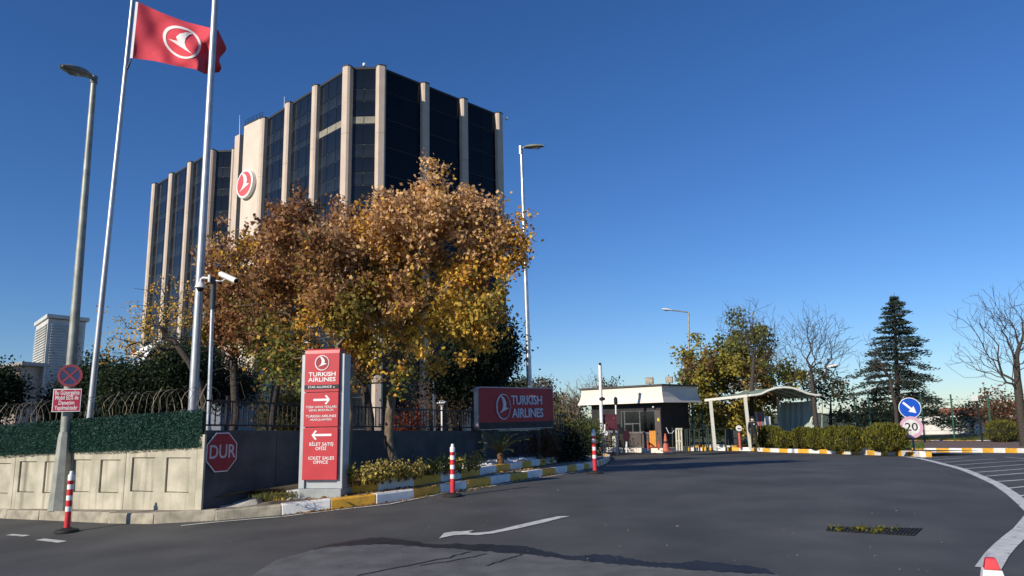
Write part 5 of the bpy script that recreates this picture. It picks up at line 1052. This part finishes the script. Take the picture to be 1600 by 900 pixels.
leafy('autumn_tree', 'brown autumn tree beside the camera mast', 'tree', tr((362, 690, 20), (368, 650, 20), (366, 600, 20.2), (365, 540, 20.4), (366, 470, 20.5)),
      [(368, 420, 42, 50, 20.5, 1.1, 1.6), (355, 500, 48, 75, 20.5, 1.2, 2.4), (385, 575, 50, 35, 20.2, 1.0, 1)], 14, 540, 20, .107, mixcol([(OLIVE, 2), (BROWN, 4), (GREEN, 1)], [(BROWN, 4), (RUST, 3), (GOLD, 1.5)], [(BROWN, 4), (TAN, 3), (RUST, 2)], zz(600, 20.5), zz(380, 20.5)), 60, .11, barkd, clumps=22)
leafy('autumn_tree', 'dark forked tree behind the railing between the two autumn trees', 'tree', tr((578, 690, 19.5), (578, 655, 19.5), (572, 620, 19.6), (560, 580, 19.8), (560, 520, 20)),
      [(575, 480, 80, 90, 20, 1.2, 2), (620, 560, 60, 50, 20, 1.0, 1)], 15, 380, 12, .11, mixcol([(OLIVE, 4), (GREEN, 3), (BROWN, 2)], [(OLIVE, 3), (BROWN, 3), (GOLD, 1)], [(BROWN, 4), (TAN, 2)], zz(600, 20), zz(400, 20)), 0, .12, barkd)
# thin yellow tree reaching left over the hedge
leafy('sparse_yellow_tree', 'sparse yellow leaved tree reaching over the razor wire towards the lamp post', 'tree', tr((330, 700, 23), (322, 650, 23), (312, 600, 23), (295, 565, 23), (270, 530, 23)),
      [(230, 500, 75, 52, 23, 1.0, 3), (205, 540, 60, 40, 23, 1.0, 2), (275, 490, 50, 60, 23, 1.0, 1.6), (255, 450, 50, 25, 23, .7, .6)], 16, 420, 4.2, .085, mixcol([(YEL, 5), (GOLD, 3), (OLIVE, 2)], [(YEL, 5), (GOLD, 4)], [(GOLD, 4), (YEL, 3), (BROWN, 1)], zz(570, 23), zz(420, 23)), 0, .10, barkd, sp=.12, bf=.18, r_tip=.007, shell=.05)
# low golden shoot on the trunk of the right autumn tree
# ---- evergreen masses
def evergreen(name, label, lobes, seed, n, size, pal, trunk, m=None, cat='tree', group=None, aspect=.35, up=.2, shell=.55, rmax=.12, npts=90):
    rng = np.random.default_rng(seed); t = thing(name, label, cat, trunk[0], group=group); tot = sum(l[-1] for l in lobes)
    A = np.concatenate([pxell(rng, max(4, int(npts*l[-1]/tot)), *l[:-1], .4) for l in lobes]); N, par = skeleton(trunk, A, .3, .35, rng); wood('trunk', N, par, barkd, t, .008, 2.3, rmax)
    C_ = np.concatenate([pxell(rng, max(6, int(n*2.6/34*l[-1]/tot)), *l[:-1], shell) for l in lobes]); n0_ = n; s_ = .010*np.mean([l[4] for l in lobes])
    P = np.repeat(C_, 34, 0); P = P+rng.normal(size=P.shape)*s_*rng.uniform(.6, 1.4, (len(P), 1)); leaves('crown', P, size*1.1, pal, rng, t, m or leafm, up=up, aspect=aspect*1.5); return t
DG = [((.022, .040, .020), 4), ((.035, .055, .022), 3), ((.05, .06, .02), 1)]
evergreen('shade_dark_pine', 'dense pine in shade-dark colours behind the billboard, right of the autumn trees', [(750, 560, 50, 52, 26, 1.4, 4), (775, 535, 22, 40, 26, 1.0, 1.6), (725, 590, 50, 28, 26, 1.4, 2)], 21, 12000, .13, [((.016, .028, .016), 4), ((.03, .045, .02), 2)], tr((742, 700, 26), (742, 640, 26), (748, 570, 26)))  # needle colours darkened to stand for the shade on this tree
evergreen('holly_tree', 'dark green evergreen tree behind the razor wire, left of the thick flagpole', [(215, 615, 65, 45, 27, 1.6, 3), (280, 590, 45, 50, 27, 1.5, 2)], 22, 11000, .12, DG, tr((235, 690, 27), (235, 640, 27), (240, 600, 27)))
evergreen('olive_tree', 'dark evergreen tree between lamp post and bright flagpole', [(118, 640, 34, 28, 28, 1.2, 3), (150, 605, 20, 40, 28, 1.0, 2)], 23, 9000, .12, DG, tr((105, 690, 28), (105, 650, 28), (108, 620, 28)))
evergreen('edge_shrub', 'dark leafy shrub cut by the left edge of the picture', [(-4, 616, 15, 34, 26, .8, 2)], 24, 3500, .12, DG, tr((-5, 690, 26), (-5, 650, 26), (-5, 620, 26)), cat='shrub')
evergreen('grey_pine', 'soft grey green pine behind the camera mast', [(300, 570, 45, 40, 30, 1.5, 2), (350, 600, 50, 30, 30, 1.5, 2)], 25, 8000, .14, [((.05, .065, .03), 3), ((.035, .05, .03), 3)], tr((325, 690, 30), (325, 640, 30), (325, 600, 30)), aspect=.18)
evergreen('garden_bush', 'dull green bush behind the railing, left of the tall red sign', [(455, 650, 40, 32, 27, 1.2, 2)], 26, 3500, .11, [((.10, .10, .03), 3), ((.14, .10, .03), 2), ((.06, .07, .02), 2)], tr((455, 690, 27), (455, 670, 27), (455, 655, 27)), cat='shrub')
evergreen('red_bush', 'low red leaved bush behind the railing', [(636, 667, 20, 10, 28, .8, 2)], 27, 900, .09, [((.28, .05, .03), 3), ((.16, .05, .03), 2), ((.05, .05, .02), 2)], tr((640, 690, 28), (640, 680, 28), (640, 672, 28)), cat='shrub')
evergreen('brown_bush', 'bare brownish bush behind the railing beside the garden lamp', [(705, 615, 42, 40, 33, 1.5, 2)], 28, 5000, .09, [((.13, .09, .06), 3), ((.18, .12, .08), 2), ((.07, .06, .03), 1)], tr((705, 690, 33), (705, 650, 33), (705, 625, 33)), cat='shrub')
evergreen('dark_shrub', 'dark rounded shrub under the right end of the billboard', [(880, 697, 30, 20, 24, .9, 2), (852, 703, 22, 15, 23, .8, 1)], 29, 6500, .08, [((.018, .026, .014), 4), ((.03, .04, .02), 2)], tr((878, 720, 24), (878, 705, 24), (878, 695, 24)), cat='shrub')
evergreen('brown_shrub', 'small brown leaved shrub under the billboard post', [(846, 695, 11, 13, 20.5, .3, 1)], 30, 1200, .06, [((.16, .07, .03), 3), ((.10, .06, .03), 2)], tr((846, 712, 20.5), (846, 704, 20.5), (846, 698, 20.5)), cat='shrub', rmax=.03)
evergreen('gate_shrub', 'green shrub growing behind the grey barrier arm', [(908, 690, 22, 16, 40, .9, 2), (925, 685, 18, 14, 43, .9, 1)], 31, 4000, .11, [((.09, .12, .03), 3), ((.14, .14, .04), 2), ((.05, .07, .02), 2)], tr((908, 706, 40), (908, 698, 40), (908, 692, 40)), cat='shrub', rmax=.05)
# ---- yellow shrubs in the bed
rng = np.random.default_rng(40); bases = []
lab_ = 'yellow variegated shrub in the row between bed kerb and shaded wall'
for i in range(17):
    x = 549+i*12.2; yb = 763-(x-545)*.128-rng.uniform(1, 5); p = gp(x, yb, .30); p.z = gz(p.x, p.y)+.28
    t = thing('yellow_shrub', lab_, 'shrub', p, group='row of yellow shrubs in the bed'); hgt = (.33+.10*rng.uniform())*(1-.012*i); st = MB(); PL = []; 
    for s_ in range(9):
        d = Vector((rng.normal(0, .11), rng.normal(0, .13), hgt*rng.uniform(.6, 1.05))); st.tube([p, p+d*.5+Vector((rng.normal(0, .02), 0, 0)), p+d], [.006, .005, .003], 4, cap=False)
        for k in range(22): q = p+d*rng.uniform(.25, 1.05); PL.append((q.x+rng.normal(0, .045), q.y+rng.normal(0, .045), q.z+rng.normal(0, .03)))
    st.build('stem', barkd, t, world=True); leaves('foliage', np.array(PL), .062, [((.58, .46, .10), 4), ((.44, .36, .08), 3), ((.16, .15, .04), 2.5), ((.66, .55, .20), 1.5), ((.30, .18, .07), 1)], rng, t, up=.35, aspect=.6)
# ---- sago palm
p = at(782, 723, 17.2); cy = thing('sago_palm', 'small sago palm with arching fronds under the red billboard', 'palm', p); km = 17.2/F
MB().lathe([(4.5*km, -.1), (5.5*km, .04), (5*km, 9*km), (6*km, 13*km), (2*km, 15*km)], (0, 0, 0), 14).build('trunk', M('palm_trunk', (.13, .075, .04), .95, .4, 30, 1, 40), cy, smooth=True)
rng = np.random.default_rng(41); fm = leafmat('palm_leaf', .12, .45)
for i in range(24):
    a = rng.uniform(0, 2*math.pi); el = rng.uniform(.35, 1.35); L = rng.uniform(.62, .88); o = Vector((0, 0, 14*km)); pts = []
    for k in range(9): u_ = k/8; e = el-u_*u_*rng.uniform(.7, .9); o2 = o if k == 0 else pts[-1]+Vector((math.cos(a)*math.cos(e), math.sin(a)*math.cos(e), math.sin(e)))*L/8; pts.append(o2)
    vs = []; fs = []
    for k in range(1, 9):
        for q in (0, .33, .66):
            c = pts[k-1].lerp(pts[k], q); d = (pts[k]-pts[k-1]).normalized(); s = d.cross(Vector((0, 0, 1))).normalized(); u = (k-1+q)/8; ll = .12*math.sin(math.pi*min(1, .15+u*.85))+.02
            for sg in (-1, 1):
                b = len(vs); tip = c+s*sg*ll+d*ll*.55+Vector((0, 0, .02)); vs += [c-d*.006, c+d*.006, tip]; fs.append((b, b+1, b+2))
    mb = MB(); mb.add(vs, fs); mb.tube(pts, .005, 3, cap=False); mb.build('frond', M('palm_green', (.10, .115, .035), .45, .3, 5), cy)
# ---- white pebbles
rng = np.random.default_rng(42); V = []; Q = []; k = 0
octv = np.array([(1, 0, 0), (-1, 0, 0), (0, 1, 0), (0, -1, 0), (0, 0, 1), (0, 0, -1)], float); octf = [(0, 2, 4), (2, 1, 4), (1, 3, 4), (3, 0, 4), (2, 0, 5), (1, 2, 5), (3, 1, 5), (0, 3, 5)]
K2b = off(K2, .22)
for i in range(4200):
    u = rng.uniform(.36, .99); t_ = u*(len(K2b)-1); a = K2b[int(t_)].lerp(K2b[min(int(t_)+1, len(K2b)-1)], t_-int(t_)); s = K2b[min(int(t_)+1, len(K2b)-1)]-K2b[int(t_)]; s.z = 0; s.normalize(); nrm = Vector((-s.y, s.x, 0)); d = abs(rng.normal(0, .55))
    if d > 1.5: continue
    c = a+nrm*d; c.z = gz(c.x, c.y)+.295+.05*d+rng.uniform(-.01, .03); r = rng.uniform(.018, .05)
    V.append(np.array(c)+octv*r*np.array((rng.uniform(.7, 1.3), rng.uniform(.7, 1.3), rng.uniform(.5, .9)))); Q += [(a_+k, b_+k, c2+k) for a_, b_, c2 in octf]; k += 6
o = fastmesh('white_pebbles', np.concatenate(V), np.array(Q), M('white_stone', (.74, .73, .70), .8, .12, 20)); stuff(tag(o, 'white decorative pebbles in the bed under the billboard', 'pebbles'))
# ---- weeds left of the pylon, grass on the island, fallen leaves
def grass(name, label, pts, h, pal, rng, zf):
    n = len(pts); P = np.array([(x, y, zf(x, y)+h*.35) for x, y in pts]); o = leaves(name, P, h, pal, rng, None, grassm, up=1.6, aspect=.12); stuff(tag(o, label, 'grass')); return o
rng = np.random.default_rng(43); pts = []
for _ in range(1500): q = gp(rng.uniform(395, 462), rng.uniform(764, 781), .25); pts.append((q.x+rng.normal(0, .03), q.y+rng.normal(0, .05)))
grass('weedy_grass', 'dry weedy grass at the left foot of the tall red sign', pts, .09, [((.10, .11, .03), 3), ((.17, .15, .05), 2), ((.06, .08, .02), 2)], rng, lambda x, y: gz(x, y)+.25)
pts = []
for _ in range(2600): q = gp(rng.uniform(1385, 1444), rng.uniform(692, 700.5), .2); pts.append((q.x, q.y))
grass('island_grass', 'green grass around the blue sign post at the island tip', pts, .16, [((.09, .13, .025), 3), ((.14, .17, .04), 2), ((.05, .08, .02), 2)], rng, lambda x, y: gz(x, y)+.17)
pts = []
for _ in range(9000): u_ = rng.uniform(); a = K5[1].lerp(K5[-1], u_); pts.append((a.x+rng.normal(0, .3), a.y+.3+abs(rng.normal(0, 2.5))))
grass('verge_grass', 'short grass on the verge in front of the white wall', pts, .14, [((.10, .12, .03), 3), ((.15, .15, .04), 2), ((.06, .08, .02), 2)], rng, lambda x, y: gz(x, y)+.19)
P = []
for i in range(900):
    side = rng.uniform()
    line_ = K1b if side < .5 else K2; u = rng.uniform(0, .9); t_ = u*(len(line_)-1); a = line_[int(t_)].lerp(line_[int(t_)+1], t_-int(t_)); dx = -abs(rng.normal(0, .10))-.02
    if side < .5: q = a+Vector((-dx*.2*0+rng.normal(0, .03)+abs(rng.normal(0, .10)), -abs(rng.normal(0, .08))-.03, 0)); P.append((q.x, q.y, gz(q.x, q.y)+.014))
    else: q = a+Vector((abs(rng.normal(0, .22)), -abs(rng.normal(0, .22))-.05, 0)); P.append((q.x, q.y, gz(q.x, q.y)+.172))
P = np.array(P); n = len(P); dirs = np.stack([rng.normal(size=n), rng.normal(size=n), np.zeros(n)], 1)*3
o = leaves('fallen_leaves', P, .055, [((.34, .18, .06), 3), ((.45, .28, .07), 2), ((.22, .11, .05), 2)], rng, None, leafm, aspect=.7, dirs=dirs); stuff(tag(o, 'fallen brown leaves scattered along the painted kerbs', 'leaves'))
# ---- clipped shrubs on the island
def topiary(label, x, yb, rx, ytop, Y, seed, n=4200, cat='shrub', group='clipped shrubs on the island', pal=None, flat=False):
    Y = Y+rx/F*Y*.95+.5; rng = np.random.default_rng(seed); b = at(x, yb, Y); b.z = gz(b.x, b.y)+.17; t = thing('clipped_shrub', label, cat, b, group=group); k = Y/F; H = at(x, ytop, Y).z-b.z; R_ = rx*k
    d = rng.normal(size=(n, 3)); d /= np.linalg.norm(d, axis=1)[:, None]; d[:, 2] = np.abs(d[:, 2])**.75*np.sign(d[:, 2]); q = rng.uniform(.80, 1.03, n)[:, None]
    bump = 1+.09*np.sin(d[:, 0:1]*9+seed)*np.cos(d[:, 2:3]*8)
    P = np.array(b)+np.array((0, 0, H*.50))+d*q*bump*np.array((R_, R_*.85, H*.52)); P[:, 2] = np.maximum(P[:, 2], b.z+.02)
    dd = d*.45; dd[:, 2] += .9
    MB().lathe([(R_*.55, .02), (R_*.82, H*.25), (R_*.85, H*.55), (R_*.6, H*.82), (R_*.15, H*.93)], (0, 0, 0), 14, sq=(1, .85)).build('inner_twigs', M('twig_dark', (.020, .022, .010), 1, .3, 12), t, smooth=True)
    leaves('foliage', P, .12, pal or [((.25, .23, .035), 3), ((.17, .18, .03), 4), ((.07, .085, .02), 3), ((.32, .26, .05), 1)], rng, t, aspect=.28, dirs=dd); return t
topiary('dark clipped shrub directly behind the person by the shelter', 1203, 699, 23, 665, 41.5, 51); topiary('small round clipped shrub between the person and the long clipped row', 1226, 699, 15.5, 674, 39.5, 52)
for i, (x, rx, yt) in enumerate(((1256, 18, 667.5), (1279, 17, 669), (1304, 18, 667), (1331, 23, 666.5))): topiary(('first clipped shrub from the left in the touching row of four', 'second clipped shrub from the left in the touching row of four', 'third clipped shrub from the left in the touching row of four', 'fourth, rightmost clipped shrub in the touching row of four')[i], x, 700-.2*i, rx, yt, 38.6-i*2.2, 53+i)
topiary('large round clipped shrub beside the blue arrow sign', 1385, 701, 31, 662, 28.6, 60, 8000); topiary('round clipped bush on the verge at the right edge beside the bare tree', 1568, 686, 25, 656, 42.5, 61, 3000, group='clipped shrubs on the island')
# ---- bare trees
def bare(label, trunk, lobes, seed, npts, rmax, m=barkd, bf=.55, r_tip=.006, step=.28, sprig=2, name='bare_tree'):
    rng = np.random.default_rng(seed); t = thing(name, label, 'tree', trunk[0], group='bare winter trees'); tot = sum(l[-1] for l in lobes); A = np.concatenate([pxell(rng, int(npts*l[-1]/tot), *l[:-1], .12) for l in lobes])
    N, par = skeleton(trunk, A, bf, step, rng); wood('trunk', N, par, m, t, r_tip, 2.1, rmax, 7)
    ch = np.bincount(par[par >= 0], minlength=len(N)); tips = np.where(ch == 0)[0]; c = N.mean(0); mb = MB()
    for i in tips:
        for _ in range(sprig):
            d = (N[i]-N[par[i]]); d = d/np.linalg.norm(d)+rng.normal(size=3)*.35+np.array((0, 0, .25)); d /= np.linalg.norm(d); L = rng.uniform(.15, .5); mid_ = N[i]+d*L*.5+rng.normal(size=3)*.03; mb.tube([N[i], mid_, N[i]+d*L+rng.normal(size=3)*.05], [r_tip*.9, r_tip*.7, r_tip*.45], 3, cap=False)
    stuff(mb.build('twigs', m, t, world=True)); return t
def gtr(*L): a = tr(*L); a[0][2] = gz(a[0][0], a[0][1]); return a
bare('bare tree rising out of the yellow green tree behind the shelter', gtr((1172, 690, 45), (1174, 650, 45), (1175, 600, 45), (1178, 560, 45)), [(1170, 515, 55, 48, 45, 2.0, 3), (1205, 545, 35, 40, 45, 1.6, 1.5)], 71, 520, .13, r_tip=.010)
bare('bare spreading tree right of the shelter', gtr((1278, 695, 42), (1274, 650, 42), (1270, 610, 42), (1267, 575, 42)), [(1268, 525, 48, 50, 42, 2.0, 3), (1300, 545, 45, 45, 42, 1.6, 1.6), (1240, 560, 30, 40, 42, 1.4, 1)], 72, 560, .13, r_tip=.009)
bare('thin leaning bare tree in front of the cedar', gtr((1403, 690, 43), (1400, 640, 43), (1390, 590, 43), (1375, 565, 43)), [(1365, 560, 30, 35, 43, 1.2, 1.4), (1395, 590, 40, 40, 43, 1.2, 1)], 73, 130, .11, r_tip=.009)
bare('large bare tree at the right edge of the picture', gtr((1600, 692, 36), (1594, 640, 36), (1590, 590, 36), (1588, 560, 36)), [(1560, 505, 75, 60, 36, 2.0, 3), (1620, 500, 60, 70, 36, 2.0, 2.4), (1540, 560, 60, 35, 36, 1.4, 1.2)], 74, 560, .19, r_tip=.009)
bare('slim bare tree between billboard and guard house', gtr((932, 690, 60), (930, 650, 60), (930, 620, 60)), [(928, 610, 28, 32, 60, 1.8, 2), (950, 620, 18, 22, 60, 1.4, 1)], 75, 360, .12, M('bark_pale', (.16, .13, .10), .9), r_tip=.012)
bare('pinkish bare tree right of the billboard', gtr((905, 690, 58), (903, 660, 58), (902, 640, 58)), [(895, 628, 26, 30, 58, 1.8, 2)], 76, 300, .10, M('bark_pale', (.16, .13, .10)), r_tip=.014)
# ---- leafy trees beyond the gate
YG = [((.30, .22, .03), 3), ((.20, .18, .03), 3), ((.10, .11, .025), 3), ((.05, .06, .02), 2)]
def colr(pal):
    pc = np.array([p[0] for p in pal]); w = np.array([p[1] for p in pal], float); return lambda P, rng: pc[rng.choice(len(pal), len(P), p=w/w.sum())]
leafy('yellow_green_tree', 'dense yellow green tree behind the shelter and gate fence', 'tree', gtr((1145, 690, 49), (1145, 660, 49), (1146, 620, 49), (1150, 570, 49)), [(1145, 622, 74, 68, 49, 3.0, 6), (1165, 560, 50, 42, 49, 2.2, 2), (1105, 585, 35, 50, 49, 1.6, 1.8), (1205, 610, 32, 50, 49, 1.8, 1.6)], 81, 800, 26, .22, mixcol([((.46, .36, .06), 4), ((.30, .26, .05), 3), ((.10, .12, .03), 2)], [((.34, .28, .05), 3), ((.17, .18, .04), 3), ((.26, .15, .07), 2)], [((.17, .20, .05), 4), ((.30, .28, .07), 2), ((.22, .13, .06), 1)], zz(690, 49), zz(520, 49)), 60, .16, barkd, sp=.26, droop=.1, low=0, clumps=46, cr=.75)
leafy('grey_tree', 'grey green willow like tree right of the shelter', 'tree', gtr((1298, 690, 55), (1298, 660, 55), (1298, 620, 55)), [(1300, 620, 26, 48, 55, 1.5, 3), (1262, 630, 18, 48, 55, 1.2, 1.5), (1330, 650, 28, 30, 55, 1.4, 1.4)], 82, 300, 14, .20, colr([((.09, .10, .05), 3), ((.06, .07, .035), 3), ((.14, .13, .07), 1)]), 20, .13, barkd, sp=.28)
leafy('background_tree', 'dark green tree behind the clipped row and fence', 'tree', gtr((1350, 692, 58), (1350, 680, 58), (1350, 660, 58)), [(1340, 660, 36, 32, 58, 1.5, 2), (1378, 655, 30, 34, 58, 1.5, 1.5)], 83, 220, 16, .22, colr([((.03, .045, .02), 3), ((.05, .06, .02), 2), ((.14, .13, .03), 1)]), 10, .13, barkd, sp=.3)
leafy('background_tree', 'rust brown bush beyond the white square sign', 'tree', gtr((1562, 692, 52), (1562, 675, 52), (1562, 660, 52)), [(1565, 642, 30, 32, 52, 1.5, 2), (1590, 655, 28, 28, 52, 1.5, 1)], 84, 240, 14, .17, colr([((.20, .085, .045), 3), ((.14, .07, .04), 2), ((.12, .10, .05), 2)]), 10, .11, barkd, sp=.28)
leafy('background_tree', 'olive grey bush behind the white square sign', 'tree', gtr((1520, 692, 58), (1520, 675, 58), (1520, 660, 58)), [(1528, 645, 34, 28, 58, 1.5, 2), (1498, 660, 26, 20, 58, 1.4, 1)], 85, 220, 12, .18, colr([((.16, .14, .08), 3), ((.11, .10, .05), 2)]), 10, .11, barkd, sp=.28)
for i, (lab, x, y, rx, ry, Y, pal) in enumerate((('far reddish grey tree just right of the billboard', 850, 628, 32, 32, 75, [((.15, .12, .09), 3), ((.10, .09, .06), 2)]), ('far green tree behind the tall lamp and billboard', 810, 612, 26, 16, 80, [((.06, .08, .04), 3), ((.10, .10, .06), 2)]), ('far dark green tree behind the guard house roof, left of the floodlights', 955, 625, 24, 32, 85, [((.05, .065, .035), 3), ((.08, .09, .05), 2)]), ('low olive tree left of the gate mast', 885, 650, 26, 30, 62, [((.17, .15, .06), 3), ((.10, .10, .04), 2)]), ('far green hedge tree at the right between cedar and white wall', 1445, 660, 40, 26, 75, [((.06, .075, .04), 3), ((.10, .09, .05), 2)]), ('far tree at the right edge behind the large bare tree', 1625, 645, 40, 36, 70, [((.12, .11, .06), 3), ((.08, .07, .04), 2)]), ('far dark tree closing the view behind the gate fence', 1110, 665, 40, 36, 64, [((.035, .045, .02), 3), ((.07, .08, .03), 2)]))):
    leafy('far_tree', lab, 'tree', gtr((x, 690, Y), (x, 675, Y), (x, y+ry*.4, Y)), [(x, y, rx, ry, Y, rx*Y/F*.8, 1)], 90+i, 170, 15, .26, colr(pal), 12, .14, barkd, sp=.36, group='far trees')
# ---- cedar
def cedar():
    rng = np.random.default_rng(101); Y = 50.; a = at(1405, 690, Y); a.z = gz(a.x, a.y); top = at(1397, 458, Y); H = top.z-a.z; t = thing('cedar_tree', 'tall dark cedar with drooping tiers behind the round signs', 'tree', a)
    MB().tube([a, a.lerp(top, .4), a.lerp(top, .8), top], [.24, .16, .06, .015], 8).build('trunk', barkd, t, world=True, smooth=True); br = MB(); P = []; D_ = []
    for i in range(96):
        u = (i/96)**.85; z = .10+.88*u; R_ = (96*(1-u)**.85+2)*Y/F*rng.uniform(.50, 1.12); ang = i*2.4+rng.uniform(-.5, .5); c = a.lerp(top, z); d = Vector((math.cos(ang), math.sin(ang)*.85, 0)); rise = rng.uniform(-.05, .20)-.12*(1-u); pts = [c+d*R_*s+Vector((0, 0, R_*(rise*s+.10*math.sin(s*3)-.16*s*s*(1-u)))) for s in (0, .25, .5, .75, 1)]
        br.tube(pts, [.03*(1-u)+.01, .025*(1-u)+.008, .016, .010, .005], 4, cap=False)
        for k in range(int(52+270*(1-u))):
            s = rng.uniform(.12, 1.03)**.8; j = min(3, int(s*4)); q = pts[j].lerp(pts[j+1], min(1.1, s*4-j)); w = R_*.17*(1-s*.55)+.06; P.append((q.x+rng.normal(0, w), q.y+rng.normal(0, w), q.z+rng.normal(0, .05)-.03)); D_.append((d.x*1.2, d.y*1.2, rng.normal(.1, .25)))
    br.build('branches', barkd, t, world=True); leaves('needles', np.array(P), .24, [((.030, .048, .036), 4), ((.045, .065, .045), 3), ((.075, .085, .05), 1.5), ((.02, .032, .024), 2)], rng, t, needle, aspect=.30, dirs=np.array(D_))
cedar()
